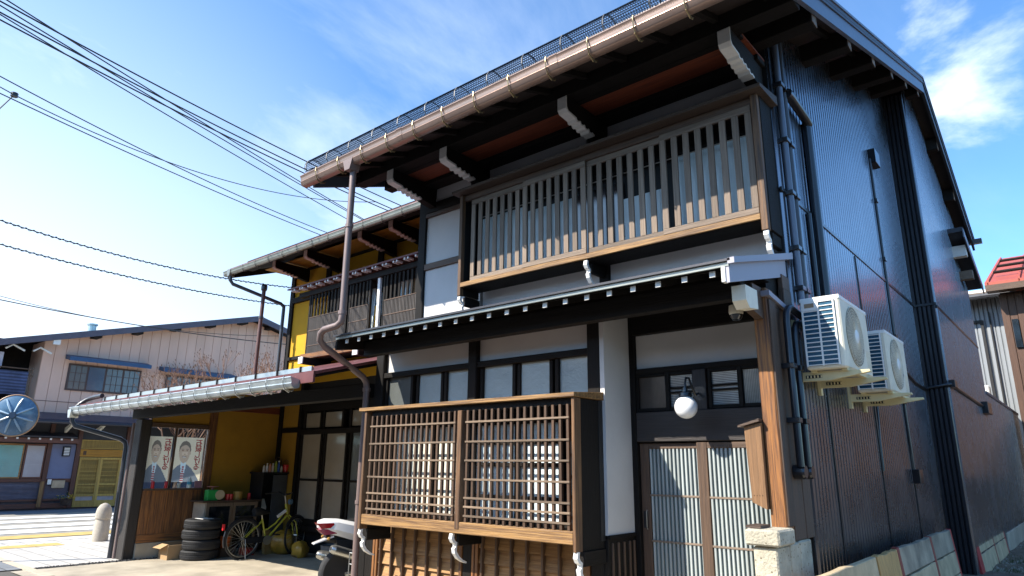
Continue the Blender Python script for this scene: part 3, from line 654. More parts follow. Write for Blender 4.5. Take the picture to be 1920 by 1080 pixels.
duct('conduit', [(wx-.03, 9.0, 2.95), (wx-.03, 9.5, 2.82), (wx-.03, 10.1, 2.72), (wx-.03, 10.80, 2.70), (wx-.0, 10.84, 2.72), (SX-.0, 10.84, 2.75), (SX+.03, 10.88, 2.76)], .022, blackpl)
q = duct('conduit', [(SX+.03, 10.9, 2.76), (SX+.03, 14.1, 2.70)], .022, blackpl); box('junction_box', SX+.01, SX+.08, 10.9, 11.15, 2.72, 2.82, blackpl, q)
box('junction_box', SX+.01, SX+.10, 14.2, 14.75, 2.58, 2.78, blackpl, q)
duct('drain_hose', [(wx-.03, 7.84, 2.25), (wx-.03, 7.82, 2.1), (wx-.03, 7.78, 1.9), (wx-.03, 7.76, 1.6)], .012, blackpl)

# wooden box board on the corner post
wb = MB().prism([(-1.94, 1.90), (-1.818, 1.925), (-1.818, 1.33), (-1.835, 1.335), (-1.92, 1.375)], 'y', 4.88, 4.95).build('post_box', wood('dull_brown_box', (.27, .14, .06), 'z'), None, 'narrow orange wooden box with sloped lid fixed to the left of the corner post', 'wooden box', base=True)
o = MB().prism([(-1.975, 1.895), (-1.975, 1.91), (-1.817, 1.955), (-1.817, 1.935)], 'y', 4.85, 4.96).build('lid', W_mid('x'), wb)
for k in range(4): box('nail', -1.905+k*.02, -1.901+k*.02, 4.877, 4.88, 1.42, 1.424, black, wb, ch=0)
o = MB().box(-1.90, -1.80, 4.68, 4.86, 1.218, 1.235).box(-1.88, -1.82, 4.70, 4.84, 1.2, 1.218).build('wooden_board', W_mid('x'), None, 'small brown board lying on the stone cap below the corner post', 'board', base=True)

# wall lamp
L = empty('wall_lamp', (-2.5, 5.38, 2.19), 'round white globe lamp on a black curved arm beside the transom windows', 'lamp')
MB().lathe([(0, 0), (.062, 0), (.062, .012), (.045, .03), (0, .034)], (-2.5, EY-.022, 2.22), 20, 'y').build('lamp_base', blackpl, L).rotation_euler = (0, 0, 0)
MB().tube([(-2.5, 5.36, 2.22), (-2.5, 5.30, 2.20), (-2.5, 5.24, 2.26), (-2.5, 5.19, 2.33), (-2.5, 5.14, 2.33), (-2.5, 5.115, 2.28), (-2.5, 5.11, 2.215)], .009, 8).build('lamp_arm', blackpl, L, smooth=True)
MB().lathe([(.0, .235), (.018, .235), (.022, .2), (.05, .19), (.055, .165), (.05, .16), (0, .16)][::-1], (-2.5, 5.11, 2.01), 18).build('lamp_cap', blackpl, L, smooth=True)
opal = mat('opal_glass', (.85, .85, .84), .25, var=.04, coat=.8)
MB().lathe([(.0, -.093)]+[(.093*math.sin(a), -.093*math.cos(a)) for a in [math.pi*k/16 for k in range(1, 16)]]+[(.02, .0925)], (-2.5, 5.11, 2.085), 28).build('lamp_globe', opal, L, smooth=True)
# motion sensor lamp
L = empty('security_camera', (-1.9, 4.98, 2.78), 'small round dome camera under the pent roof beside the corner post', 'camera')
MB().lathe([(0, .05), (.05, .05), (.055, .0), (.05, -.02)][::-1], (-1.93, 4.88, 2.76), 16).build('housing', cream, L, smooth=True)
MB().lathe([(0, -.07), (.03, -.06), (.045, -.035), (.048, -.02)], (-1.93, 4.88, 2.76), 16).build('dome', darkglass, L, smooth=True)

# =================================================================== AIR CONDITIONERS
AC = empty('air_conditioner', (WX, 5.69, 2.30), 'nearer cream air conditioner unit on brackets, closest to the corner post', 'air conditioner', 'air conditioner units on the dark side wall')
ax0, ax1, ay0, ay1, az0, az1 = -1.585, -1.30, 5.30, 6.08, 2.335, 2.885
MB().box(ax0, ax1, ay0, ay1, az0, az1).build('casing', cream, AC, bevel=.012)
MB().box(ax0-.003, ax1+.003, ay0-.003, ay1+.003, az1-.028, az1+.004).build('top_cover', whitepl, AC, bevel=.004)
o = MB().box(ax0+.02, ax1-.035, ay0-.006, ay0-.001, az0+.025, az1-.03).build('side_grille', mat('blue_coil_fins', (.012, .085, .15), .4, metal=.3, var=.4, scale=30), AC)
for i in range(15):
    z = az0+.03+i*.0345; box('grille_bar', ax0+.02, ax1-.035, ay0-.014, ay0-.006, z-.0036, z+.0036, whitepl, o, ch=.001)
for x in (ax0+.016, (ax0+ax1)/2-.012, ax1-.042): box('grille_bar', x-.006, x+.006, ay0-.015, ay0-.004, az0+.02, az1-.028, whitepl, o, ch=.001)
box('handle_recess', ax0+.02, ax0+.125, ay0-.016, ay0-.004, az1-.10, az1-.028, whitepl, o, ch=.002); box('handle_recess', ax0+.035, ax0+.105, ay0-.018, ay0-.0155, az1-.078, az1-.045, mat('beige_recess', (.36, .25, .15), .6), o, ch=.001)
fc = (ay0+.34, (az0+az1)/2-.0); Rr = .235
o = MB().lathe([(0, 0), (Rr, 0), (Rr, .004), (0, .004)], (ax1+.001, *fc), 36, 'x').build('fan_opening', mat('tan_fan_well', (.10, .07, .045), .6), AC)
fb = MB()
for k in range(4):
    a = k*math.pi/2+.4
    fb._add([(ax1+.004, fc[0]+.05*math.cos(a), fc[1]+.05*math.sin(a)), (ax1+.006, fc[0]+.22*math.cos(a), fc[1]+.22*math.sin(a)), (ax1+.010, fc[0]+.22*math.cos(a+.8), fc[1]+.22*math.sin(a+.8)), (ax1+.007, fc[0]+.05*math.cos(a+1), fc[1]+.05*math.sin(a+1))], [(0, 1, 2, 3)])
fb.build('fan_blade', mat('grey_brown_blade', (.26, .21, .15), .5), o)
g = MB()
for k in range(9):
    r = .055+k*(Rr-.055)/8; g.tube([(ax1+.014-.008*(k/8), fc[0]+r*math.cos(a), fc[1]+r*math.sin(a)) for a in [2*math.pi*i/32 for i in range(32)]], .0022, 4, closed=True)
for k in range(40):
    a = 2*math.pi*k/40; g.tube([(ax1+.015, fc[0]+.05*math.cos(a), fc[1]+.05*math.sin(a)), (ax1+.006, fc[0]+Rr*math.cos(a+.25), fc[1]+Rr*math.sin(a+.25))], .0018, 4, caps=False)
g.build('fan_guard', cream, o, kind='stuff')
MB().lathe([(.058, .004), (.058, .014), (.04, .022), (0, .024)], (ax1, *fc), 24, 'x').build('fan_hub', whitepl, o, smooth=True)
for k in range(11):
    z = az0+.04+k*.016; box('louvre_slot', ax1, ax1+.003, ay1-.15, ay1-.02, z, z+.006, cream, AC, ch=0)
brk = mat('pale_yellow_bracket', (.74, .64, .36), .45, var=.1)
for y in (5.40, 5.92):
    b = MB().prism([(-1.70+.012, 2.26), (-1.70+.012, 2.33), (-1.17, 2.318), (-1.165, 2.30), (-1.45, 2.255)], 'y', y-.02, y+.02).build('bracket', brk, AC, bevel=.002)
    box('bracket_slot', -1.62, -1.50, y-.0225, y-.0195, 2.278, 2.302, black, b, ch=0)
    MB().box(-1.69, -1.665, y-.025, y+.025, 2.20, 2.75).build('wall_rail', brk, b)
    for k in range(5): box('bracket_hole', -1.61+k*.025, -1.60+k*.025, y-.0235, y-.0226, 2.28, 2.30, brk, b, ch=0)
for x in (-1.55, -1.33): MB().box(x-.02, x+.02, ay0+.05, ay1-.05, 2.318, 2.336).build('foot', brk, AC)
A2 = copy_tree(AC, (WX+.0, 5.69+1.425, 2.30-.045))
A2['label'] = 'farther cream air conditioner unit on brackets, beyond the first one and nearer the wall step'

# =================================================================== YELLOW HOUSE + CARPORT
Yh = empty('yellow_house', (-9.6, 7.6, 0), 'timber house with yellow plaster, upstairs balcony lattice and an open carport', 'house')
def Q(name, *a, **k): return box(name, *a, Yh, **k)
YB = 7.6
Q('post', -12.95, -12.82, YB, YB+.14, 0, 5.85, W_dark('z')); 
Q('wall', -12.93, -6.35, YB+.08, YB+.2, 0, 6.0, black, ch=0)
MB().prism([(YB+.15, 0), (YB+.15, 6.1), (11.5, 7.1), (13.5, 6.4), (13.5, 0)], 'x', -12.85, -12.80).build('side_wall', yellowp, Yh)
Q('plaster_panel', -12.82, -11.55, YB+.04, YB+.08, 3.80, 4.98, yellowp, ch=0)
Q('beam', -12.82, -11.6, YB-.01, YB+.07, 3.73, 3.80, W_dark('x')); Q('plaster_panel', -12.82, -6.4, YB+.04, YB+.08, 3.2, 3.73, yellowp, ch=0)
Q('beam', -12.82, -11.5, YB-.02, YB+.07, 4.98, 5.10, W_dark('x'))
for (a, b) in ((-12.82, -11.65), (-11.5, -9.95), (-9.8, -8.8), (-8.65, -6.4)):
    Q('plaster_panel', a, b, YB+.04, YB+.08, 5.10, 5.85, yellowp, ch=0)
for x in (-11.57, -9.87, -8.72): Q('post', x-.075, x+.075, YB, YB+.09, 5.1, 5.85, W_dark('z'))
Q('beam', -12.95, -6.4, YB-.02, YB+.09, 5.66, 5.74, W_dark('x'))
edge2 = mat('faded_pink_paint', (.50, .36, .30), .7, var=.3, scale=12)
for x in (-12.30, -11.15, -9.43, -8.57, -7.4): eave_arm(x, 6.78, YB, 5.50, Yh, edge=edge2)
Q('purlin', -13.4, -6.4, 6.76, 6.90, 5.66, 5.86, W_dark('x')); Q('soffit_panel', -13.2, -6.4, 7.08, YB, 5.70, 5.715, wood('amber_soffit', (.50, .24, .02), 'x'), ch=0)
yr = lambda y: 5.66+.36*(y-6.5)
YR = MB().prism([(6.45, yr(6.45)-.03), (6.45, yr(6.45)), (11.8, yr(11.8)), (14.2, 6.3), (14.2, 6.24), (11.8, yr(11.8)-.07)], 'x', -13.62, -6.40).build('roof', maroon, Yh)
MB().prism([(6.5, yr(6.5)-.09), (6.5, yr(6.5)-.035), (11.7, yr(11.7)-.075), (11.7, yr(11.7)-.13)], 'x', -13.5, -6.42).build('roof_boarding', W_dark('x'), YR)
MB().prism([(6.43, yr(6.45)-.09), (6.43, yr(6.45)-.028), (6.449, yr(6.45)-.028), (6.449, yr(6.45)-.09)], 'x', -13.62, -6.40).build('eave_board', maroon, YR)
MB().prism([(6.47, yr(6.45)-.2), (6.46, yr(6.45)-.03), (11.8, yr(11.8)-.07), (11.8, yr(11.8)-.26)], 'x', -13.62, -13.58).build('fascia_board', W_dark('y'), YR)
gutter('gutter', -13.62, -6.5, 6.37, 5.565, greygut, Yh, .85, [-13.3+i*.5 for i in range(14)], mat('dark_hook', (.16, .13, .11), .5, metal=.5))
dp = duct('drain_pipe', [(-13.38, 6.42, 5.52), (-13.38, 6.42, 5.36), (-13.36, 6.48, 5.28), (-13.02, 7.44, 4.98), (-13.0, 7.50, 4.92), (-13.0, 7.50, 4.82), (-13.0, 7.50, 3.5)], .038, pipe_g, Yh)
MB().prism([(-13.46, 5.58), (-13.30, 5.58), (-13.34, 5.44), (-13.42, 5.44)], 'y', 6.36, 6.48).build('rain_hopper', greygut, dp)
# balcony / upper lattice
BX0, BX1, BYf = -11.62, -6.45, 7.22
bal = Q('balcony', BX0, BX1, BYf+.05, YB+.0, 3.58, 3.68, W_dark('x'))
Z = bal
box('balcony_beam', BX0-.05, BX1, BYf-.03, BYf+.05, 3.60, 3.70, W_orange('x'), Z)
for x in (-11.28, -9.58, -7.9):
    b = box('beam_end', x-.07, x+.07, 6.98, YB, 3.46, 3.585, W_dark('y'), Z); MB().box(x-.072, x+.072, 6.972, 6.979, 3.458, 3.587).build('white_end', white, b) if False else None
    box('white_end', x-.072, x+.072, 6.955, 6.979, 3.458, 3.587, white, Z)
pr_ = MB().prism([(7.02, 5.04), (7.02, 5.07), (YB, 5.2), (YB, 5.165)], 'x', -12.1, -6.4).build('balcony_roof', maroon, Yh)
for i in range(19):
    x0 = -11.95+i*.29
    for dx in (0, .09): box('rafter_tip', x0+dx-.017, x0+dx+.017, 7.03, 7.16, 4.995, 5.035, white, pr_, ch=.002)
box('head_beam', -11.9, -6.4, BYf-.04, BYf+.06, 4.88, 4.98, W_dark('x'), pr_)
def balc_panel(a, b):
    box('stile', a, a+.05, BYf-.01, BYf+.04, 3.70, 4.88, W_dark('z'), Z); box('stile', b-.05, b, BYf-.01, BYf+.04, 3.70, 4.88, W_dark('z'), Z)
    for z in (3.85, 4.15, 4.42): box('rail', a+.05, b-.05, BYf-.018, BYf-.0105, z-.008, z+.008, W_mid('x'), Z, ch=.001)
    n = int((b-a-.1)/.036)
    for i in range(n):
        x = a+.05+(i+.5)*(b-a-.1)/n
        big = i % 3 == 1
        box('lattice_bar', x-.009, x+.009, BYf-.01, BYf+.01, 3.70, 4.43, wood('aged_grey_bar', (.10, .085, .075), 'z'), Z, ch=.001)
        if big: box('slat', x-.024, x+.024, BYf-.012, BYf+.012, 4.43, 4.88, W_dark('z'), Z, ch=.002)
for (a, b) in ((-11.55, -10.27), (-10.22, -9.58), (-9.22, -8.05), (-8.0, -6.9)): balc_panel(a, b)
for (a, b, m) in ((-10.2, -9.9, curtain), (-9.9, -9.62, darkglass), (-9.25, -8.85, curtain), (-8.85, -8.7, W_gold('z')), (-8.6, -8.3, curtain)):
    box('window_pane', a, b, YB-.02, YB-.01, 3.7, 4.85, m, Z, ch=0)
box('yellow_board', -9.58, -9.42, BYf+.1, BYf+.12, 3.75, 4.4, yellowp, Z); box('white_post', -9.40, -9.33, BYf+.0, BYf+.05, 3.7, 4.88, whitepl, Z)
duct('cable', [(-7.62, 7.1, 5.5), (-7.64, 7.1, 4.3), (-7.7, 7.1, 3.9)], .012, steel, Yh)

# --- carport
cr = lambda y: 2.585+.27*(y-4.1)
CR = MB().prism([(4.12, cr(4.12)), (YB, cr(YB)), (YB, cr(YB)-.035), (4.12, cr(4.12)-.035)], 'x', -13.6, -6.36).build('carport_roof', maroon, Yh)
MB().prism([(4.14, cr(4.14)-.045), (YB, cr(YB)-.045), (YB, cr(YB)-.07), (4.14, cr(4.14)-.07)], 'x', -13.55, -6.38).build('roof_boarding', W_dark('x'), CR)
MB().prism([(4.10, 2.47), (4.10, 2.592), (4.125, 2.592), (4.125, 2.47)], 'x', -13.6, -6.36).build('eave_board', maroon, CR)
MB().prism([(4.14, 2.42), (4.14, cr(4.14)-.045), (YB, cr(YB)-.045), (YB, cr(YB)-.2)], 'x', -13.59, -13.56).build('fascia_board', W_dark('y'), CR)
MB().prism([(4.32, cr(4.32)+.005), (4.32, cr(4.32)+.06), (4.335, cr(4.32)+.06), (4.36, cr(4.36)+.01)], 'x', -13.2, -6.75).build('snow_guard_bar', palegut, CR)
for i in range(13): box('snow_guard_clip', -13.1+i*.51, -13.08+i*.51, 4.305, 4.345, cr(4.32), cr(4.32)+.07, black, CR, ch=0)
gutter('carport_gutter', -13.75, -6.62, 4.0, 2.535, palegut, Yh, 1.05, [-13.6+i*.36 for i in range(20)], steel)
duct('carport_drain', [(-13.2, 4.30, 2.74), (-13.5, 4.26, 2.72), (-13.62, 4.2, 2.68), (-13.66, 4.12, 2.6), (-13.68, 4.04, 2.5), (-13.68, 4.05, 2.3), (-13.66, 4.10, 2.22), (-13.42, 4.78, 2.02), (-13.38, 4.86, 1.96), (-13.36, 4.88, 1.88), (-13.33, 4.88, .35), (-13.33, 4.88, 0)], .04, pipe_g, Yh)
MB().prism([(-13.78, 2.5), (-13.6, 2.5), (-13.64, 2.36), (-13.73, 2.36)], 'y', 3.98, 4.12).build('rain_hopper', palegut, Yh)
duct('post_pipe', [(-13.20, 4.90, 2.3), (-13.20, 4.90, 0)], .028, pipe_m, Yh)
Q('carport_beam', -13.22, -6.43, 4.86, 5.0, 2.37, 2.54, W_dark('x'), ch=.008); Q('beam_end', -13.235, -13.222, 4.862, 4.998, 2.375, 2.535, W_grey('z'))
Q('carport_post', -13.14, -12.86, 4.90, 5.08, 0, 2.36, wood('checked_black_post', (.03, .024, .02), 'z'), ch=.015)
Q('post', -6.52, -6.40, 4.98, 5.1, 0, 2.4, W_dark('z'))
# left side wall of the carport with window
CX = -12.85
cw = Q('carport_side_wall', CX-.12, CX-.02, 5.08, 6.12, .26, 1.13, W_orange('z'), ch=0)
for i in range(7): box('board', CX-.02, CX-.0, 5.082+i*.148, 5.082+i*.148+.144, .262, 1.13, W_orange('z'), cw, ch=.003)
box('bottom_board', CX-.02, CX+.012, 5.08, 6.12, .26, .40, W_orange('y'), cw); box('concrete_footing', CX-.14, CX+.03, 5.08, 6.2, 0, .258, concrete, cw); box('sill', CX-.14, CX+.05, 5.08, 6.14, 1.13, 1.165, W_mid('y'), cw)
Q('post', CX-.12, CX+.02, 6.12, 6.26, 0, 2.75, W_orange('z')); Q('beam', CX-.1, CX+.0, 5.08, 6.12, 2.23, 2.31, W_mid('y')); Q('plaster_panel', CX-.07, CX-.03, 5.08, 6.12, 2.31, 2.6, shademust, ch=0)
Q('mullion', CX-.06, CX-.03, 5.515, 5.555, 1.165, 2.23, W_mid('z'))
clear = bpy.data.materials.new('window_glass'); clear.use_nodes = True
t = clear.node_tree; n = t.nodes; n.remove(n['Principled BSDF']); tr = n.new('ShaderNodeBsdfTransparent'); gl = n.new('ShaderNodeBsdfGlossy'); gl.inputs['Roughness'].default_value = .03; fr = n.new('ShaderNodeFresnel'); fr.inputs[0].default_value = 1.4; ms = n.new('ShaderNodeMixShader')
tr.inputs[0].default_value = (.93, .95, .95, 1); t.links.new(fr.outputs[0], ms.inputs[0]); t.links.new(tr.outputs[0], ms.inputs[1]); t.links.new(gl.outputs[0], ms.inputs[2]); t.links.new(ms.outputs[0], n['Material Output'].inputs[0])
for (a, b) in ((5.085, 5.515), (5.555, 6.115)): Q('window_pane', CX-.048, CX-.044, a, b, 1.165, 2.23, clear, ch=0)
Q('plaster_panel', CX-.09, CX-.0, 6.26, YB, 0, 2.95, shademust, ch=0); Q('beam', CX-.02, CX+.03, 6.26, YB, 2.60, 2.72, W_red('y')); Q('beam', CX-.02, CX+.03, 6.26, YB, .85, .93, W_red('y'))
# rear wall of the carport with sliding doors
Q('post', -12.82, -12.70, YB-.06, YB+.06, 0, 3.2, W_dark('z'))
Q('plaster_panel', -12.7, -12.08, YB-.02, YB+.06, 0, 3.2, shademust, ch=0); Q('beam', -12.7, -12.0, YB-.04, YB+.0, 2.22, 2.32, W_dark('x'))
Q('post', -12.08, -11.98, YB-.07, YB+.05, 0, 3.2, W_dark('z')); Q('beam', -11.98, -6.5, YB-.07, YB+.05, 2.17, 2.27, W_dark('x')); Q('beam', -11.98, -6.5, YB-.05, YB+.05, 2.62, 2.75, W_dark('x')); Q('beam', -11.98, -6.5, YB-.10, YB+.05, .40, .50, W_dark('x'))
for (a, b) in ((-11.85, -11.35), (-11.2, -10.65), (-10.35, -9.8), (-9.6, -9.0)):
    w = Q('transom_window', a, b, YB-.02, YB-.01, 2.3, 2.58, warm_p, ch=0); box('window_frame', b, b+.06, YB-.05, YB+.02, 2.27, 2.62, W_dark('z'), w); box('window_frame', a-.06, a, YB-.05, YB+.02, 2.27, 2.62, W_dark('z'), w)
for (a, b) in ((-11.95, -11.22), (-11.15, -10.42), (-10.35, -9.62), (-9.55, -8.8), (-8.75, -8.0)):
    d = Q('sliding_door', a, b, YB-.03, YB-.02, .5, 2.17, warm_p if a < -10.4 else frost_d, ch=0)
    for q in (a, b-.06): box('door_stile', q, q+.06, YB-.055, YB-.0, .5, 2.17, W_dark('z'), d)
    box('door_rail', a, b, YB-.05, YB-.031, 1.3, 1.34, W_dark('x'), d); box('door_rail', a, b, YB-.052, YB-.031, .5, .62, W_dark('x'), d)
Q('right_wall', -6.42, -6.36, 5.1, YB, 0, 2.9, W_dark('z'), ch=0)

# flue pipe above the carport roof
fl = empty('flue_pipe', (-13.0, 7.0, 3.35), 'thin brown flue pipe with a cap standing left of the yellow house', 'flue pipe')
MB().tube([(-13.0, 7.0, 3.3), (-13.0, 7.0, 5.2)], .04, 12).build('pipe', mat('red_brown_pipe', (.13, .06, .05), .5), fl, smooth=True)
MB().lathe([(.05, 0), (.065, .03), (.065, .10), (.05, .14), (0, .145)], (-13.0, 7.0, 5.18), 14).build('cap', pipe_g, fl)
MB().lathe([(.052, -.02), (.052, .02)], (-13.0, 7.0, 4.6), 14).build('collar', pipe_g, fl)

# =================================================================== CARPORT CONTENTS
# posters (translucent print seen from behind)
def transl(name, col):
    m = bpy.data.materials.new(name); m.use_nodes = True; t = m.node_tree; n = t.nodes; n.remove(n['Principled BSDF'])
    d = n.new('ShaderNodeBsdfDiffuse'); tl = n.new('ShaderNodeBsdfTranslucent'); x = n.new('ShaderNodeMixShader'); x.inputs[0].default_value = .6
    for q in (d, tl): q.inputs[0].default_value = (*col, 1)
    t.links.new(d.outputs[0], x.inputs[1]); t.links.new(tl.outputs[0], x.inputs[2]); t.links.new(x.outputs[0], n['Material Output'].inputs[0]); return m
PM = [transl('poster_paper', (.80, .72, .55)), transl('poster_skin', (.60, .47, .36)), transl('poster_hair', (.22, .19, .16)), transl('poster_suit', (.20, .23, .27)), transl('poster_shirt', (.66, .80, .84)), transl('poster_tie', (.42, .15, .16)), transl('poster_feature', (.34, .22, .16)), transl('poster_skin_light', (.74, .60, .46))]
def face(u, v):
    # u right as seen from the carport (0..1), v up (0..1)
    x = (u-.34)/.36; y = (v-.66)/.30
    if 1: 
        hx, hy = (u-.36), (v-.66)*1.4
        fx = hx/.185; fy = (v-.645)/.225
        if fx*fx+fy*fy < 1:
            if v > .825-.05*abs(fx)**2*2 and abs(fx) < 1.2: return 2
            for s in (-1, 1):
                if abs(hx-s*.075) < .032 and abs(v-.700) < .010: return 6
                if abs(hx-s*.078) < .042 and abs(v-.735+.01*abs(hx-s*.075)*10) < .009: return 2
            if abs(hx) < .028 and abs(v-.618) < .010: return 6
            if abs(v-.558-(hx*hx)*1.2) < .012 and abs(hx) < .075: return 4 if abs(hx) < .05 and abs(v-.558-(hx*hx)*1.2) < .006 else 6
            if abs(hx-.0) < .10 and .60 < v < .68: return 7
            return 1
        if ((hx)/.205)**2+((v-.72)/.20)**2 < 1 and v > .68: return 2
        if abs(hx) > .175 and abs(hx) < .205 and abs(v-.655) < .04: return 1
        if abs(hx) < .085 and .36 < v < .50: return 1 if v > .41+abs(hx)*.5 else 4
        sh = .40-.9*max(0, abs(hx)-.10)**1.5-.10*abs(hx)
        if v < sh:
            if abs(hx) < .035+.02*(v < .2) and v < .36: return 5 if (int(v*60) % 3) else 4
            if abs(hx) < (.38-0)*.0+.095*(v/.38)**.7: return 4
            return 3
    return 0
def poster(name, y0, y1, label):
    z0, z1 = 1.27, 2.07; nx, nz = 56, 80; g = MB(); xp = CX-.075
    for j in range(nz+1):
        for i in range(nx+1): g.v.append((xp, y0+(y1-y0)*i/nx, z0+(z1-z0)*j/nz))
    for j in range(nz):
        for i in range(nx):
            g.f.append((j*(nx+1)+i, j*(nx+1)+i+1, (j+1)*(nx+1)+i+1, (j+1)*(nx+1)+i)); g.mi.append(face((i+.5)/nx, (j+.5)/nz))
    o = g.build(name, PM, None, label, 'poster', 'campaign posters in the carport window', base=True)
    cu = bpy.data.curves.new('poster_lettering', 'FONT'); cu.body = "石\n破\nし\nげ\nる"; cu.size = .125; cu.space_line = .88; cu.align_x = 'CENTER'; cu.offset = .003
    cu.materials.append(transl('poster_red_ink', (.50, .07, .09)))
    tmp = bpy.data.objects.new('tmp', cu); COL.objects.link(tmp); dg = bpy.context.evaluated_depsgraph_get(); dg.update()
    me = bpy.data.meshes.new_from_object(tmp.evaluated_get(dg)); bpy.data.objects.remove(tmp)
    tx = bpy.data.objects.new('lettering', me); COL.objects.link(tx); tx.parent = o
    lw = Vector((xp+.003, y0+(y1-y0)*.82, z1-.135))
    tx.matrix_local = Matrix.Translation(lw-WL[o]) @ Matrix(((0, 0, -1, 0), (-1, 0, 0, 0), (0, 1, 0, 0), (0, 0, 0, 1)))
    return o
p1 = poster('poster', 4.97+.12, 5.50, 'left of the two posters of a man in a suit, brightly backlit'); 
p2 = poster('poster', 5.56, 6.09, 'right of the two posters of a man in a suit, next to the orange post')

# tyres
TY = empty('tyre', (-12.15, 5.88, 0), 'bottom tyre of the stack of four beside the carport wall', 'tyre', 'stack of used tyres')
w = .165; ro = .305; ri = .20
prof = [(ri, .02), (ri+.02, .006), (ro-.05, 0), (ro-.018, .008), (ro-.004, .028)]
for k in range(3):
    z = .04+k*.03; prof += [(ro, z), (ro, z+.020), (ro-.008, z+.022), (ro-.008, z+.028)]
prof += [(ro-.004, w-.028), (ro-.018, w-.008), (ro-.05, w), (ri+.02, w-.006), (ri, w-.02)]
o = MB().lathe([(r, h) for r, h in prof]+[(ri, .02)], (-12.15, 5.88, 0), 40).build('tread', rubber, TY, smooth=True)
g = MB()
for k in range(60):
    a = 2*math.pi*k/60
    for (z, tw) in ((.03, .3), (.10, -.3)):
        c, s_ = math.cos(a), math.sin(a); g.box(0, 0, 0, 0, 0, 0) if False else None
        p = [(-12.15+(ro+d)*math.cos(a+q), 5.88+(ro+d)*math.sin(a+q), z+zz_) for (d, q, zz_) in ((-.002, -.02, 0), (-.002, .02, 0), (-.002, .02+.02*tw, .035), (-.002, -.02+.02*tw, .035), (.003, -.016, .002), (.003, .016, .002), (.003, .016+.02*tw, .033), (.003, -.016+.02*tw, .033))]
        g._add(p, [(4, 5, 6, 7), (0, 1, 5, 4), (1, 2, 6, 5), (2, 3, 7, 6), (3, 0, 4, 7)])
g.build('tread_blocks', rubber, TY, kind='stuff')
for k, (dx, dy, lb) in enumerate(((.012, .01, 'second tyre from the bottom of the stack beside the carport wall'), (-.006, -.008, 'third tyre from the bottom of the stack beside the carport wall'), (.015, .0, 'top tyre of the stack of four beside the carport wall'))):
    c = copy_tree(TY, (-12.15+dx, 5.88+dy, (k+1)*(w+.002)), rot=(0, 0, .3*(k+1))); c['label'] = lb
MB().box(-12.3, -12.0, 5.8, 6.0, .664, .672).build('paper_sheet', white, None, 'crumpled white sheet lying on the top tyre', 'paper', base=True)
# cardboard box
card = mat('cardboard', (.45, .29, .15), .85, var=.15, scale=4)
g = empty('cardboard_box', (-12.45, 5.45, 0), 'open brown cardboard box on the floor between carport wall and tyres', 'box')
MB().box(-12.68, -12.66, 5.42, 6.0, 0.005, .27).box(-12.35, -12.33, 5.42, 6.0, .005, .24).box(-12.66, -12.35, 5.42, 5.44, .005, .25).box(-12.66, -12.35, 5.98, 6.0, .005, .25).box(-12.66, -12.35, 5.44, 5.98, .005, .02).build('box_body', card, g)
MB().prism([(5.42, .25), (5.42, .258), (5.30, .20), (5.30, .192)], 'x', -12.66, -12.35).build('box_flap', card, g)
# low cabinet
C1 = empty('low_cabinet', (-12.6, 6.3, 0), 'low beige cabinet with two glass doors against the carport side wall', 'cabinet')
beige = mat('beige_panel', (.55, .44, .32), .6); tanw = wood('tan_frame', (.30, .20, .12), 'z')
MB().box(-12.80, -12.36, 5.98, 6.01, 0, .92).build('side_panel', beige, C1)
MB().box(-12.80, -12.36, 7.0, 7.02, 0, .92).box(-12.80, -12.78, 6.01, 7.0, 0, .92).box(-12.78, -12.37, 6.01, 7.0, .02, .06).box(-12.78, -12.4, 6.01, 7.0, .45, .47).build('carcass', W_mid('z'), C1)
MB().box(-12.83, -12.32, 5.92, 7.06, .92, .95).build('cabinet_top', W_mid('y'), C1)
for (a, b) in ((6.01, 6.50), (6.51, 6.99)):
    d = MB().box(-12.36, -12.34, a, a+.05, .04, .91).box(-12.36, -12.34, b-.05, b, .04, .91).box(-12.36, -12.34, a+.05, b-.05, .85, .91).box(-12.36, -12.34, a+.05, b-.05, .04, .10).build('cabinet_door', tanw, C1)
    MB().box(-12.352, -12.348, a+.05, b-.05, .10, .85).build('glass_pane', darkglass, d)
# tall locker
C2 = empty('tall_locker', (-12.5, 7.2, 0), 'tall dark steel locker with a grey door in the carport corner', 'locker')
MB().box(-12.80, -12.34, 7.05, 7.07, 0, 1.42).box(-12.80, -12.34, 7.55, 7.57, 0, 1.42).box(-12.80, -12.78, 7.07, 7.55, 0, 1.42).box(-12.78, -12.36, 7.07, 7.55, .7, .72).build('carcass', black, C2)
MB().box(-12.82, -12.30, 7.02, 7.58, 1.42, 1.45).build('locker_top', black, C2)
MB().box(-12.34, -12.32, 7.26, 7.56, .05, 1.40).build('locker_door', mat('grey_locker_steel', (.10, .11, .12), .4, metal=.3), C2)
MB().box(-12.75, -12.45, 7.1, 7.24, .72, .80).prism([(-12.7, .80), (-12.45, .80), (-12.55, .95)], 'y', 7.1, 7.24).build('white_cloth', white, C2)
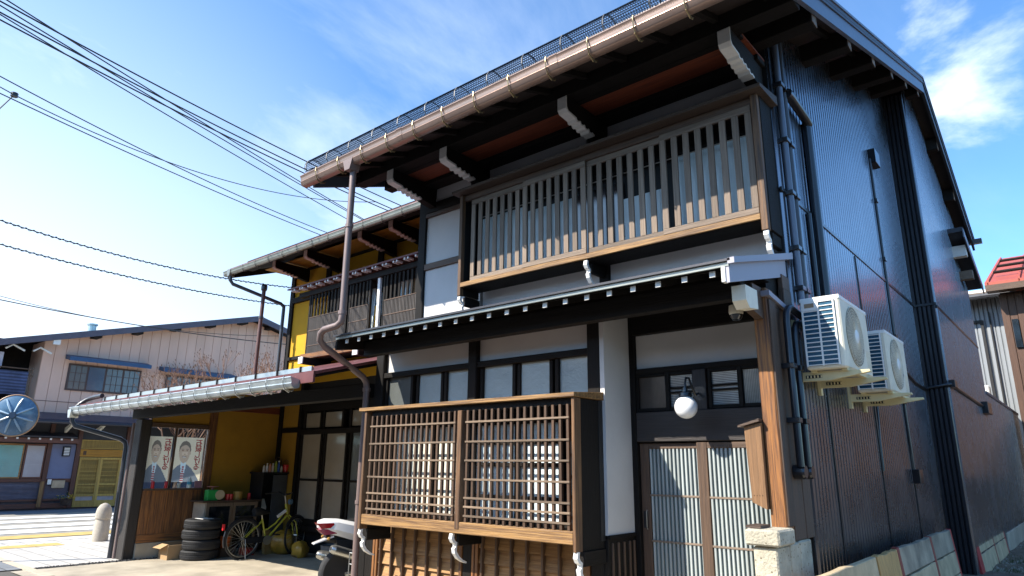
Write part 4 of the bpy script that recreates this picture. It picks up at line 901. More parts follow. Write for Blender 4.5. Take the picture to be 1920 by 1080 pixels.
# bottles on the locker
bc = [(.75, .72, .66), (.75, .75, .78), (.70, .30, .18), (.72, .62, .55), (.30, .36, .06), (.05, .12, .45), (.60, .58, .50)]
bl = ['short white bottle at the left end of the locker top', 'slim white bottle second from the left on the locker top', 'orange bottle on the locker top', 'beige bottle between the orange and the olive bottle', 'olive green spray bottle on the locker top', 'blue bottle on the locker top', 'cream bottle next to the red bucket on the locker top']
for i in range(7):
    y = 7.06+i*.062; h = [.15, .17, .19, .17, .24, .22, .14][i]; r = .024 if i != 4 else .028; xx = -12.36
    b = MB().lathe([(r, 0), (r, h*.65), (r*.45, h*.8), (r*.45, h*.88), (0, h*.88)], (xx, y, 1.45), 12).build('bottle', mat('bottle_colour_%s' % 'abcdefg'[i], bc[i], .3, var=.1, coat=.3), None, bl[i], 'bottle', 'bottles on the locker', smooth=True, base=True)
    MB().lathe([(r*.6, 0), (r*.6, h*.12), (0, h*.12)], (xx, y, 1.45+h*.88), 10).build('cap', white if i % 2 else blackpl, b)
redp = mat('red_plastic', (.55, .02, .025), .35, var=.15, coat=.3)
b = MB().lathe([(.04, 0), (.06, .14), (.064, .145), (.056, .14), (.036, .01), (0, .01)], (-12.37, 7.53, 1.45), 16).build('bucket', redp, None, 'small red bucket at the right end of the locker top', 'bucket', smooth=True, base=True)
MB().tube([(-12.37, 7.53+.06*math.cos(a), 1.6+.09*math.sin(a)) for a in [math.pi*k/10 for k in range(11)]], .006, 6).build('handle', W_mid('z'), b)
basket = empty('wicker_basket', (-12.6, 7.45, 1.45), 'tan wicker basket behind the red bucket on the locker', 'basket')
MB().lathe([(.07, 0), (.09, .12), (.08, .12), (.06, .01), (0, .01)], (-12.55, 7.46, 1.45), 16).build('bowl', wood('wicker', (.36, .22, .11), 'z'), basket)
MB().tube([(-12.55, 7.46+.085*math.cos(a), 1.57+.17*math.sin(a)) for a in [math.pi*k/12 for k in range(13)]], .008, 6).build('handle', W_mid('z'), basket)
# on the low cabinet: green kitchen scale, red cup, yellow tub, red can
sc = empty('kitchen_scale', (-12.45, 6.15, .95), 'green kitchen scale with a round cream dial on the low cabinet', 'scale')
gr = mat('green_plastic', (.02, .34, .07), .4, var=.1, coat=.3)
MB().box(-12.52, -12.38, 6.02, 6.22, .95, 1.14).build('body', gr, sc, bevel=.01)
MB().lathe([(.0, .02), (.085, .02), (.085, 0)][::-1], (-12.375, 6.24, 1.05), 24, 'x').build('dial', mat('cream_dial', (.62, .52, .33), .5), sc)
MB().lathe([(.0, .026), (.09, .022), (.098, .0), (.088, 0)][::-1], (-12.378, 6.24, 1.05), 24, 'x').build('dial_rim', cream, sc) if False else None
MB().lathe([(.02, 0), (.02, .04), (.10, .05), (.105, .06), (0, .055)], (-12.45, 6.13, 1.14), 20).build('pan', mat('dusky_pink_pan', (.30, .12, .12), .5), sc)
for (y, lb) in ((6.42, 'red cup just right of the kitchen scale'), (6.48, 'red cup touching the yellow tub')):
    MB().lathe([(.035, 0), (.045, .11), (.04, .11), (.03, .01), (0, .01)], (-12.42, y, .95), 14).build('cup', redp, None, lb, 'cup', 'red cups on the low cabinet', smooth=True, base=True)
b = MB().lathe([(.075, 0), (.085, .15), (.078, .15), (.07, .01), (0, .01)], (-12.45, 6.63, .95), 16).build('tub', mat('mustard_plastic', (.44, .27, .06), .5), None, 'mustard yellow plastic tub on the low cabinet', 'tub', smooth=True, base=True)
MB().lathe([(.03, 0), (.03, .12), (0, .12)], (-12.42, 6.84, .95), 14).build('drink_can', redp, None, 'red drink can at the right end of the low cabinet', 'can', smooth=True, base=True)
# on the window sill
for (y, lb) in ((5.22, 'red can at the left end of the window sill'), (5.45, 'red can on the window sill left of the mullion')):
    MB().lathe([(.028, 0), (.03, .01), (.03, .11), (.026, .12), (0, .12)], (-12.83, y, 1.167), 14).build('drink_can', redp, None, lb, 'can', 'cans on the window sill', smooth=True, base=True)
MB().lathe([(.025, 0), (.034, .08), (.03, .08), (.022, .006), (0, .006)], (-12.83, 5.68, 1.167), 14).build('glass_jar', frost, None, 'small clear glass on the window sill right of the mullion', 'glass', smooth=True, base=True)
b = MB().lathe([(.038, 0), (.04, .02), (.04, .13), (.018, .17), (.018, .19), (0, .19)], (-12.82, 5.86, 1.167), 14).build('plastic_bottle', mat('pale_blue_bottle', (.62, .76, .78), .25, coat=.5), None, 'pale bottle with a blue label on the window sill', 'bottle', smooth=True, base=True)
MB().lathe([(.0415, .06), (.0415, .11)], (-12.82, 5.86, 1.167), 14).build('label_band', mat('sky_blue_label', (.05, .35, .55), .4), b)
MB().box(-12.84, -12.80, 5.96, 6.08, 1.167, 1.29).build('small_box', mat('dusky_purple_box', (.28, .16, .22), .6), None, 'dusky pink carton at the right end of the window sill', 'box', base=True)
# clutter behind the bicycle
MB().lathe([(.07, 0), (.095, .19), (.1, .2), (.09, .19), (.065, .01), (0, .01)], (-12.15, 6.33, .15), 16).build('plant_pot', mat('orange_plastic', (.60, .13, .02), .5), None, 'orange plastic pot between the tyres and the bicycle', 'pot', smooth=True, base=True)
MB().box(-12.28, -12.02, 6.2, 6.46, 0, .148).build('wooden_crate', W_mid('x'), None, 'dark crate under the orange pot', 'crate', base=True)
MB().box(-12.2, -11.95, 6.62, 6.8, 0, .13).build('red_box', redp, None, 'red plastic box on the floor behind the bicycle crank', 'box', base=True, bevel=.02)
def blob(name, c, r, m, label, cat, sq=(1, 1, 1), seed=0):
    random.seed(seed); vs = []; n = 14; mm = 9
    for j in range(mm+1):
        for i in range(n):
            a = 2*math.pi*i/n; b = math.pi*j/mm-math.pi/2; k = r*(1+.16*math.sin(3*a+seed)*math.cos(b)+.1*random.uniform(-1, 1))
            vs.append((c[0]+k*sq[0]*math.cos(a)*math.cos(b), c[1]+k*sq[1]*math.sin(a)*math.cos(b), max(.0, c[2]+k*sq[2]*math.sin(b))))
    fs = [(j*n+i, j*n+(i+1) % n, (j+1)*n+(i+1) % n, (j+1)*n+i) for j in range(mm) for i in range(n)]
    return MB()._add(vs, fs).build(name, m, None, label, cat, base=True, smooth=True)
ybag = mat('yellow_vinyl', (.55, .33, .04), .4, var=.4, scale=9, coat=.2)
blob('yellow_bag', (-11.75, 7.28, .20), .24, ybag, 'crumpled yellow bag behind the bicycle front wheel', 'bag', (.8, 1.0, .9), 2)
blob('yellow_bag', (-11.1, 7.2, .13), .15, ybag, 'smaller yellow bag to the right of the bicycle front wheel', 'bag', (1, 1, 1), 3)
MB().prism([(6.98, 0), (7.32, 0), (7.05, .42), (6.95, .42)], 'x', -12.0, -11.9).build('paper_sack', mat('tan_sack', (.40, .27, .10), .8), None, 'tan sack leaning behind the bicycle frame', 'sack', base=True)
b = MB().lathe([(.16, 0), (.19, .26), (.2, .27), (.185, .26), (.15, .01), (0, .01)], (-10.3, 7.3, 0), 18).build('grey_bin', mat('grey_plastic', (.20, .21, .22), .5), None, 'grey plastic tub on the floor behind the motorcycle', 'tub', smooth=True, base=True)
random.seed(11)

# bicycle (points +Y, leaning slightly)
BK = empty('bicycle', (-11.5, 6.4, 0), 'yellow-green city bicycle with a black saddle parked in the carport', 'bicycle')
lime = mat('lime_yellow_paint', (.50, .50, .05), .3, var=.08, coat=.5)
bx = -11.6; ry, fyy = 6.36, 7.38; wr_ = .335
def wheel(cy, x, yaw, name='wheel'):
    rot = Matrix.Translation((x, cy, wr_)) @ Matrix.Rotation(yaw, 4, 'Z')
    def tr(pts): return [tuple(rot @ Vector(p)) for p in pts]
    ring = lambda r, k=40: [(0, r*math.cos(2*math.pi*i/k), r*math.sin(2*math.pi*i/k)) for i in range(k)]
    o = MB().tube(tr(ring(wr_-.018)), .019, 8, closed=True).build(name, rubber, BK, smooth=True)
    MB().tube(tr(ring(wr_-.042)), .009, 6, closed=True).build('rim', steel, o)
    g = MB()
    for i in range(28):
        a = 2*math.pi*i/28; b = a+(.5 if i % 2 else -.5); sx = .03 if i % 4 < 2 else -.03
        g.tube(tr([(sx, .025*math.cos(b), .025*math.sin(b)), (0, (wr_-.045)*math.cos(a), (wr_-.045)*math.sin(a))]), .0016, 4, caps=False)
    g.build('spokes', steel, o); MB().tube(tr([(-.05, 0, 0), (.05, 0, 0)]), .02, 10).build('hub', steel, o)
    return rot
wheel(ry, bx, 0); rf_ = wheel(fyy, bx+.02, .42)
T = lambda pts, r, m, n='frame_tube', k=8: MB().tube(pts, r, k).build(n, m, BK, smooth=True)
seatp = (bx, ry+.36, .62); bbk = (bx, ry+.44, .29); head0 = (bx+.01, fyy-.20, .72); head1 = (bx+.01, fyy-.25, .90)
T([bbk, (bx, ry+.33, .66)], .017, lime); T([bbk, (bx+.005, fyy-.19, .70)], .019, lime)
T([(bx, ry+.39, .46), (bx, ry+.46, .475), (bx, ry+.60, .56), (bx+.008, fyy-.22, .80)], .014, lime)
for s in (-.035, .035):
    T([(bx+s, ry, wr_), (bx+s*.6, ry+.34, .62)], .008, lime); T([(bx+s, ry, wr_), (bx+s*.8, bbk[1], .29)], .01, lime)
T([head0, head1], .021, lime, 'head_tube')
for s in (-.045, .045):
    e = rf_ @ Vector((s, 0, 0)); T([(bx+.01+s*.8, fyy-.18, .70), (e.x, e.y-.05, .56), tuple(e)], .011, lime, 'fork')
T([(bx, ry+.33, .66), (bx, ry+.315, .75)], .012, steel, 'seat_post')
MB().tube([(bx, ry+.16, .77), (bx, ry+.24, .78), (bx, ry+.36, .77), (bx, ry+.47, .76)], [.075, .085, .045, .022], 12).build('saddle', black, BK, smooth=True)
T([head1, (bx+.01, fyy-.28, 1.04)], .012, steel, 'stem')
T([(bx-.24, fyy-.42, 1.08), (bx-.18, fyy-.30, 1.10), (bx, fyy-.27, 1.05), (bx+.18, fyy-.25, 1.10), (bx+.26, fyy-.36, 1.08)], .011, blackpl, 'handlebar')
for s in (-1, 1): T([(bx+s*.24, fyy-.42 if s < 0 else fyy-.33, 1.08), (bx+s*.27, fyy-.52 if s < 0 else fyy-.43, 1.075)], .017, black, 'grip')
g = [(0, (wr_+.012)*math.cos(a), (wr_+.012)*math.sin(a)) for a in [R(20+i*10) for i in range(19)]]
MB().tube([(bx, ry+p[1], wr_+p[2]) for p in g], .022, 6).build('rear_mudguard', blackpl, BK); MB().tube([tuple(rf_ @ Vector((0, p[1], p[2]))) for p in g[2:14]], .022, 6).build('front_mudguard', blackpl, BK)
MB().box(bx-.06, bx+.06, ry-.16, ry+.26, .70, .715).build('rear_carrier', black, BK)
MB().box(bx-.012, bx+.03, ry-.395, ry-.365, .50, .60).build('tail_reflector', redp, BK)
MB().box(bx+.04, bx+.052, ry+.0, ry+.44, .26, .36).build('chain_guard', blackpl, BK, bevel=.004); MB().lathe([(.08, 0), (.08, .006), (0, .006)], (bx+.053, bbk[1], .29), 20, 'x').build('chainring', steel, BK)
for (a, s) in ((.6, 1), (.6+math.pi, -1)):
    e = (bx+s*.09, bbk[1]+.16*math.cos(a), .29+.16*math.sin(a)); T([(bx+s*.06, bbk[1], .29), e], .009, steel, 'crank'); MB().box(min(e[0], e[0]+s*.09), max(e[0], e[0]+s*.09), e[1]-.035, e[1]+.035, e[2]-.01, e[2]+.01).build('pedal', black, BK)
T([(bx+.12, ry-.06, .01), (bx+.12, ry+.12, .01)], .007, steel, 'kickstand_foot'); T([(bx+.05, ry+.02, wr_), (bx+.12, ry+.02, .01)], .007, steel, 'kickstand')
MB().prism([(ry+.62, .66), (ry+.78, .76), (ry+.76, .80), (ry+.60, .70)], 'x', bx+.015, bx+.05).build('frame_tag', white, BK)
MB().lathe([(.045, 0), (.05, .05), (0, .06)], (bx+.0, fyy-.18, .93), 12, 'y').build('head_lamp', mat('blue_grey_lamp', (.10, .18, .26), .3), BK)

# motorcycle (rear end in view)
MC = empty('motorcycle', (-7.25, 5.55, 0), 'sport motorcycle with a white tail, red lamp and twin silencers behind the drain pipe', 'motorcycle')
mc_parts = []
def mp_(mb, name, m, parent=None, **k):
    o = mb.build(name, m, parent or MC, **k); mc_parts.append(o); return o
whitef = mat('white_fairing', (.80, .80, .80), .2, var=.04, coat=.8)
cxm = 0
# modelled along +y (forward) around x=0, rear wheel centre y=0; rotated afterwards through the empty
def loc_build():
    ox, oy = MC.location.x, MC.location.y
    def sh(pts): return [(ox+p[0], oy+p[1], p[2]) for p in pts]
    def tire(cy, w, nm):
        rr = .305; h = w/2
        prof = [(.21, -h*.7), (.26, -h), (.285, -h*.85), (.300, -h*.5), (.307, 0), (.300, h*.5), (.285, h*.85), (.26, h), (.21, h*.7)]
        o = mp_(MB().lathe(prof, (ox, oy+cy, .307), 36, 'x'), nm, rubber, smooth=True)
        mp_(MB().lathe([(.205, -h*.5), (.205, h*.5)], (ox, oy+cy, .307), 30, 'x'), 'rim', mat('gold_rim', (.30, .17, .05), .35, metal=.7), o)
        for k in range(5):
            a = 2*math.pi*k/5; mp_(MB().tube(sh([(0, cy+.04*math.cos(a), .307+.04*math.sin(a)), (0, cy+.205*math.cos(a), .307+.205*math.sin(a))]), .018, 6), 'wheel_spoke', black, o)
        mp_(MB().lathe([(.05, -h*1.1), (.12, -h*1.1), (.12, -h*1.16), (.05, -h*1.16)], (ox, oy+cy, .307), 24, 'x'), 'brake_disc', steel, o)
    tire(0, .14, 'rear_wheel'); tire(1.38, .12, 'front_wheel')
    # tail fairing: rings along y
    g = MB(); rings = []
    for (y, w, zb, zt_) in ((-.36, .04, .85, .93), (-.29, .085, .79, .955), (-.12, .12, .75, .95), (.08, .135, .69, .91), (.28, .14, .64, .86), (.45, .12, .62, .80)):
        rings.append([(ox+w*a, oy+y, zb+(zt_-zb)*b) for (a, b) in ((-.5, 0), (-1, .35), (-.85, .8), (-.4, 1), (.4, 1), (.85, .8), (1, .35), (.5, 0))])
    vs = [p for r in rings for p in r]; n = 8
    fs = [(i*n+k, i*n+(k+1) % n, (i+1)*n+(k+1) % n, (i+1)*n+k) for i in range(len(rings)-1) for k in range(n)]+[tuple(range(n))[::-1], tuple(range((len(rings)-1)*n, len(rings)*n))]
    g._add(vs, [f[::-1] for f in fs]); tail = mp_(g, 'tail_fairing', whitef, smooth=True)
    mp_(MB().prism([(oy-.385, .905), (oy-.33, .84), (oy-.16, .85), (oy-.18, .905)], 'x', ox-.098, ox+.098), 'tail_lamp', mat('red_lens', (.50, .01, .02), .15, coat=1), tail)
    mp_(MB().prism([(oy-.36, .83), (oy-.29, .765), (oy-.13, .78), (oy-.16, .835)], 'x', ox-.088, ox+.088), 'lower_lamp', mat('pink_lens', (.45, .06, .10), .2, coat=1), tail)
    mp_(MB().tube(sh([(0, .0, .91), (0, .17, .89), (0, .42, .82), (0, .60, .80)]), [.03, .085, .10, .09], 10), 'seat', black, smooth=True)
    mp_(MB().prism([(oy-.40, .66), (oy-.39, .672), (oy-.16, .755), (oy-.16, .735)], 'x', ox-.07, ox+.07), 'plate_holder', whitef)
    for s in (-1, 1): mp_(MB().tube(sh([(s*.08, -.22, .74), (s*.15, -.24, .73)]), .01, 6), 'indicator_stalk', black); mp_(MB().lathe([(0, 0), (.014, .008), (.018, .028), (.012, .04), (0, .045)], (ox+s*.16, oy-.27, .73), 10, 'y'), 'indicator', mat('amber_lens', (.6, .35, .1), .2))
    for s in (-1, 1):
        a = Vector((ox+s*.19, oy-(.30 if s < 0 else .22), .52 if s < 0 else .62)); b = Vector((ox+s*.13, oy+.16, .42 if s < 0 else .50)); d = (b-a)
        o = mp_(MB().tube([a+d*.12, b], .058, 16), 'silencer', steel, smooth=True); mp_(MB().tube([a+d*.0, a+d*.03, a+d*.12], [.034, .045, .058], 16), 'silencer_tip', steel, o, smooth=True)
        mp_(MB().tube([a-d*.01, a-d*.002], .024, 12), 'silencer_bore', black, o)
        mp_(MB().tube([b, b+d*.3, (ox, oy+.5, .28)], .02, 8), 'exhaust_pipe', steel, o)
    for s in (-1, 1): mp_(MB().tube(sh([(s*.11, 0, .307), (s*.11, .5, .36)]), .025, 8), 'swingarm', steel)
    mp_(MB().tube(sh([(0, -.25, .72), (0, .1, .66), (0, .5, .62)]), .04, 8), 'subframe', black)
    mp_(MB().box(ox-.07, ox+.07, oy-.12, oy+.2, .60, .70), 'rear_inner_guard', black)
    mp_(MB().box(ox-.16, ox+.16, oy+.5, oy+.95, .25, .62), 'engine', black, bevel=.04)
    mp_(MB().tube(sh([(0, .55, .80), (0, .7, .9), (0, .95, .93), (0, 1.1, .85)]), [.10, .15, .16, .08], 12), 'fuel_tank', whitef, smooth=True)
    mp_(MB().tube(sh([(0, 1.0, .9), (0, 1.25, .85), (0, 1.4, .7)]), [.12, .17, .06], 12), 'front_fairing', whitef, smooth=True)
    for s in (-1, 1): mp_(MB().tube(sh([(s*.1, 1.38, .307), (s*.1, 1.1, .92)]), .022, 8), 'fork_leg', steel)
    mp_(MB().tube(sh([(-.33, .98, .93), (0, 1.08, .97), (.33, .98, .93)]), .012, 8), 'handlebar', black)
loc_build()
MC.rotation_euler = (0, 0, R(-22)); MC.location = (-7.36, 5.41, 0)
for o in list(MC.children): pass
# wire stand beside the pipe
g = MB()
for x in (-6.78, -6.66): g.tube([(x, 5.06, 0), (x, 5.06, .62)], .008, 6); g.tube([(x, 5.18, 0), (x, 5.18, .56)], .006, 6)
for z in (.62, .5, .35, .2): g.tube([(-6.78, 5.06, z), (-6.66, 5.06, z), (-6.66, 5.18, z-.05), (-6.78, 5.18, z-.05)], .005, 5, closed=True)
g.build('wire_rack', steel, None, 'small white wire rack between the motorcycle and the drain pipe', 'rack', base=True)

# =================================================================== STONE SLABS against the side wall
slab = mat('stained_cream_slab', (.62, .48, .29), .85, var=.5, scale=3.5, bump=.4, bscale=40, rnd=.1)
slabg = mat('grey_stained_slab', (.46, .38, .27), .85, var=.7, scale=2.6, bump=.4, bscale=40, rnd=.1)
honey = wood('honey_plank', (.62, .37, .13), 'z')
rust = mat('rust_red_strip', (.28, .05, .03), .6); redst = mat('red_edge_strip', (.45, .03, .03), .5)
def leaning(name, y0, y1, z0, z1, m, label, cat='slab', grp='slabs leaning on the side wall'):
    x0 = -1.36-(z0-.2)*.10; x1 = -1.36-(z1-.2)*.10
    n = 7; top = [(y0+(y1-y0)*k/n, z1+(random.uniform(-.012, .004) if 0 < k < n else 0)) for k in range(n+1)]
    g = MB(); pts = [(y0, z0)]+top+[(y1, z0)]
    g._add([(x0-.05+(x1-x0)*(p[1]-z0)/(z1-z0), *p) for p in pts]+[(x0+(x1-x0)*(p[1]-z0)/(z1-z0), *p) for p in pts], [])
    q = len(pts); g.f = [tuple(range(q)), tuple(range(q, 2*q))[::-1]]+[(k, q+k, q+(k+1) % q, (k+1) % q) for k in range(q)]; g.mi = [0]*len(g.f)
    return g.build(name, m, None, label, cat, grp, base=True, bevel=.005)
rows = ((.735, .955, 'top row'), (.505, .725, 'second row'), (.275, .495, 'third row'))
for (y0, y1, what) in ((4.6, 6.02, 'left of the yellow plank'), (6.84, 8.20, 'between the two rust strips'), (8.30, 9.42, 'beside the red strip of the near group')):
    for k, (z0, z1, rw) in enumerate(rows):
        leaning('stone_slab', y0, y1, z0, z1, slabg if (y0 > 6 and k == 0) else slab, f'pale stained slab in the {rw}, {what}')
leaning('wooden_plank', 6.07, 6.74, .1, .955, honey, 'honey yellow plank standing between the pale slabs', 'plank')
leaning('stone_slab', 11.25, 12.72, .555, .835, slab, 'upper left slab of the far group')
leaning('stone_slab', 11.25, 12.72, .26, .54, slab, 'lower left slab of the far group')
leaning('stone_slab', 12.82, 14.2, .555, .835, slab, 'upper right slab of the far group')
leaning('stone_slab', 12.82, 14.2, .26, .54, slab, 'lower right slab of the far group')
for (a, b, z0, z1, m, lb) in ((6.75, 6.83, .1, .965, rust, 'rust brown strip left of the stained slab'), (8.21, 8.29, .1, .96, rust, 'rust brown strip right of the stained slab'), (9.43, 9.49, .1, .96, redst, 'red strip ending the near group of slabs'), (10.98, 11.24, .2, .86, redst, 'broad red strip at the left of the far group'), (12.73, 12.81, .25, .84, rust, 'rust strip between the slabs of the far group'), (14.21, 14.30, .25, .85, redst, 'thin red strip ending the far group')):
    leaning('edge_strip', a, b, z0, z1, m, lb, 'strip', 'coloured edge strips of the slabs')

# unseen house added behind the camera to block low sky light on the front
OH = empty('sky_block_house', (-8, -10, 0), 'unseen dark timber house added behind the camera to block low sky', 'house')
MB().box(-30, 14, -16, -9.5, 0, 5.2).build('walls', wood('sky_block_wall', (.10, .06, .04), 'z'), OH)
MB().prism([(-8.4, 5.0), (-12.8, 6.8), (-17, 5.0), (-17, 4.9), (-12.8, 6.65), (-8.4, 4.9)], 'x', -31, 15).build('roof', roofdark, OH)
for i in range(12): box('window', -28+i*3.5, -26+i*3.5, -9.5, -9.46, 1.0, 2.2, darkglass, OH)

# low wall behind the house
LW = empty('boundary_wall', (SX, 18, 0), 'low dark metal clad wall with a thin cap continuing behind the house', 'wall')
MB().box(SX-.10, SX-.012, 15.2, 21.5, .3, 3.0).build('core', black, LW)
for a in (15.2, 16.8, 18.4, 20.0): rib_panel(a, a+1.59, SX, lambda y: 3.0, .5, parent=LW)
MB().box(SX-.13, SX+.03, 15.2, 21.55, 3.0, 3.05).build('cap', roof_m, LW)
for i in range(9): box('footing_block', SX-.1, SX+.03, 14.6+i*.8, 15.38+i*.8, .22, .6, concrete, LW, ch=.01)

# =================================================================== RIGHT BACKGROUND
G1 = empty('grey_shed', (-3, 27, 0), 'grey corrugated building with a tiled lean-to roof behind the low wall', 'building')
gm = mat('grey_corrugated_steel', (.27, .29, .31), .5, metal=.2, var=.15, stretch=(1, 1, .2), scale=3)
g = MB()
for i in range(60):
    x = -8.0+i*.1125; g.prism([(x, 24.0), (x+.02, 23.97), (x+.09, 23.97), (x+.11, 24.0)], 'z', 0, 6.7)
g.build('front_cladding', gm, G1, kind='stuff')
MB().box(-8, -1.22, 24.0, 32, 0, 6.75).build('walls', gm, G1)
rf2 = MB().prism([(23.3, 6.62), (23.3, 6.68), (32, 8.2), (32, 8.1)], 'x', -9, -1.1).build('roof', mat('brownish_tiles', (.22, .17, .13), .7, var=.3, scale=8), G1)
MB().tube([(-8.8, 23.25, 6.56), (-1.1, 23.25, 6.56)], .08, 8).build('gutter', pipe_g, G1)
for i in range(3): box('snow_rail', -4, -1.5, 23.6+i*.9, 23.66+i*.9, 6.75+i*.155, 6.83+i*.155, white, rf2)
MB().box(-2.05, -1.98, 23.9, 23.99, 3.2, 5.9).box(-2.4, -1.98, 23.9, 23.99, 5.9, 5.98).box(-1.83, -1.79, 23.9, 23.97, 3.0, 6.2).build('door_frame', black, G1)
MB().box(-2.28, -2.02, 22.9, 23.3, 2.9, 3.95).build('fuel_tank', whitepl, None, 'white tank standing behind the low wall in front of the grey shed', 'tank', base=True, bevel=.03)
G2 = empty('brown_timber_house', (1.5, 23, 0), 'brown boarded house with an orange-red metal roof at the end of the alley', 'house')
MB().box(-1.22, 7.0, 20.05, 30, 0, 5.9).build('walls', wood('brown_cladding', (.095, .046, .026), 'z'), G2)
for i in range(52):
    x = -1.25+i*.158; box('wall_board', x, x+.15, 20.0+(.02 if i % 2 else 0), 20.05, .2, 5.85, wood('brown_cladding', (.095, .046, .026), 'z'), G2, ch=.004)
redroof = mat('orange_red_roof', (.42, .085, .05), .5, var=.2, scale=2)
r2_ = MB().prism([(19.5, 6.0), (19.5, 6.08), (26, 8.3), (31, 6.4), (31, 6.3), (26, 8.2)], 'x', -1.45, 7.4).build('roof', redroof, G2)
for i in range(14): box('roof_seam', -1.40+i*.62, -1.37+i*.62, 19.5, 19.52, 6.0, 6.1, redroof, r2_, ch=0)
for i in range(14): MB().prism([(19.55, 6.10), (19.55, 6.15), (26, 8.35), (26, 8.3)], 'x', -1.40+i*.62, -1.36+i*.62).build('roof_seam', redroof, r2_)
for i in range(3): MB().tube([(-1.3, 20.5+i*1.6, 6.55+i*.545), (7.2, 20.5+i*1.6, 6.55+i*.545)], .04, 6).build('snow_rail', W_dark('x'), r2_)
MB().prism([(19.45, 5.85), (19.45, 6.0), (20.0, 6.15), (20.0, 5.9)], 'x', -1.45, 7.4).build('eave_board', W_mid('x'), r2_)
box('window', -1.08, -.95, 19.97, 20.0, 4.5, 5.2, darkglass, G2)

# =================================================================== PINK BUILDING ACROSS THE STREET
PX = -28.0
PB = empty('pink_building', (PX-4, 11, 0), 'two storey shop building with pink panel walls and a dark gable roof across the street', 'building')
pink = mat('pink_wall_panel', (.78, .52, .40), .8, var=.2, scale=.8, stretch=(1, 1, .35), rnd=.04)
def pz(y): return 5.60+(y-5.72)*.262 if y < 14.7 else 7.95-(y-14.7)*.26
MB().prism([(7.0, 2.9), (7.0, pz(7)-.15), (14.7, pz(14.7)-.15), (22, pz(22)-.15), (22, 2.9)], 'x', PX-8, PX-.03).build('upper_walls', pink, PB)
y = 7.0
while y < 21.8:
    w = .355
    MB().prism([(y+.008, 3.2), (y+w-.008, 3.2), (y+w-.008, pz(y+w)-.16), (y+.008, pz(y)-.16)], 'x', PX-.03, PX).build('wall_panel', pink, PB); y += w
MB().box(PX-.02, PX+.012, 7.0, 21.8, 3.68, 3.70).build('trim_line', mat('brown_line', (.18, .10, .09), .7), PB)
rfp = MB().prism([(5.2, pz(5.2)), (14.7, pz(14.7)), (22.6, pz(22.6)), (22.6, pz(22.6)-.08), (14.7, pz(14.7)-.09), (5.2, pz(5.2)-.08)], 'x', PX-9, PX+.62).build('roof', roofdark, PB)
MB().prism([(5.2, pz(5.2)+.02), (14.7, pz(14.7)+.03), (22.6, pz(22.6)+.02), (22.6, pz(22.6)-.2), (14.7, pz(14.7)-.22), (5.2, pz(5.2)-.2)], 'x', PX+.58, PX+.64).build('fascia_board', mat('grey_purple_fascia', (.10, .09, .12), .5), rfp)
for y in (8.5, 9.9, 11.3, 12.7, 14.1, 15.4, 17, 18.6): box('purlin_end', PX, PX+.56, y-.12, y+.12, pz(y)-.26, pz(y)-.09, W_dark('x'), rfp)
box('white_end', PX+.5, PX+.6, 7.1, 7.32, 5.62, 5.86, white, rfp)
MB().tube([(PX-8, 5.1, 5.33), (PX+.7, 5.1, 5.33)], .09, 8).build('gutter', greygut, PB)
hood = mat('navy_hood_metal', (.04, .10, .20), .45, metal=.2); brf = mat('bronze_window_frame', (.075, .045, .04), .5)
blg = glassy('upstairs_glass', (.13, .15, .16), .2); blh = glassy('blind_glass', (.05, .08, .13), .3)
def pwin(y0, y1, z0, z1, panes, hy0, hy1):
    w = MB().box(PX-.0, PX+.05, y0, y1, z0, z1).build('window', brf, PB)
    n = len(panes); d = (y1-y0-.06)/n
    for i, m in enumerate(panes):
        a = y0+.03+i*d+.035; b = y0+.03+(i+1)*d-.035; box('pane', PX+.05, PX+.056, a, b, z0+.06, z1-.06, m, w, ch=0)
        if m is blg:
            for k in (1, 2): box('glazing_bar', PX+.056, PX+.064, a+(b-a)*k/3-.01, a+(b-a)*k/3+.01, z0+.06, z1-.06, brf, w, ch=0); box('glazing_bar', PX+.056, PX+.062, a, b, z0+(z1-z0)*k/3-.01, z0+(z1-z0)*k/3+.01, brf, w, ch=0)
    MB().prism([(PX, z1+.16), (PX, z1+.32), (PX+.50, z1+.20), (PX+.50, z1+.06)], 'y', hy0, hy1).build('window_hood', hood, w)
pwin(7.86, 10.35, 4.12, 5.08, [blg, blh, blg, blg], 7.72, 10.52); pwin(11.3, 13.8, 4.30, 5.03, [blg, blg, blg, blg], 11.0, 14.0)
# lower roof and shopfront
lr = MB().prism([(PX, 3.30), (PX+1.0, 3.02), (PX+1.0, 2.97), (PX, 3.2)], 'y', 4.5, 21.8).build('lower_roof', mat('navy_roof_metal', (.035, .045, .09), .35, metal=.4), PB)
MB().tube([(PX+1.05, 4.5, 2.93), (PX+1.05, 21.8, 2.93)], .06, 8).build('gutter', roofdark, lr)
MB().box(PX-7, PX-.05, 3.5, 21.8, 0, 3.2).build('lower_walls', mat('slate_plaster', (.10, .10, .13), .8), PB)
MB().box(PX-.05, PX+.0, 3.5, 21.8, 2.25, 3.0).build('upper_band', mat('slate_band', (.045, .047, .055), .8), PB)
MB().prism([(PX, 2.62), (PX+.55, 2.46), (PX+.55, 2.42), (PX, 2.5)], 'y', 4.5, 8.4).build('shop_awning', roofdark, PB)
for i in range(14): box('rafter_tip', PX+.44, PX+.47, 4.0+i*.325, 4.06+i*.325, 2.34, 2.40, white, PB, ch=0)
box('head_rail', PX, PX+.44, 3.8, 8.5, 2.24, 2.40, wood('shop_brown', (.14, .055, .035), 'y'), PB)
sb = wood('shop_brown', (.14, .055, .035), 'y'); sbz = wood('shop_brown', (.14, .055, .035), 'z')
for y in (7.72, 8.62, 10.25, 12.2): box('post', PX-.02, PX+.10, y-.07, y+.07, .05, 3.0, sbz, PB)
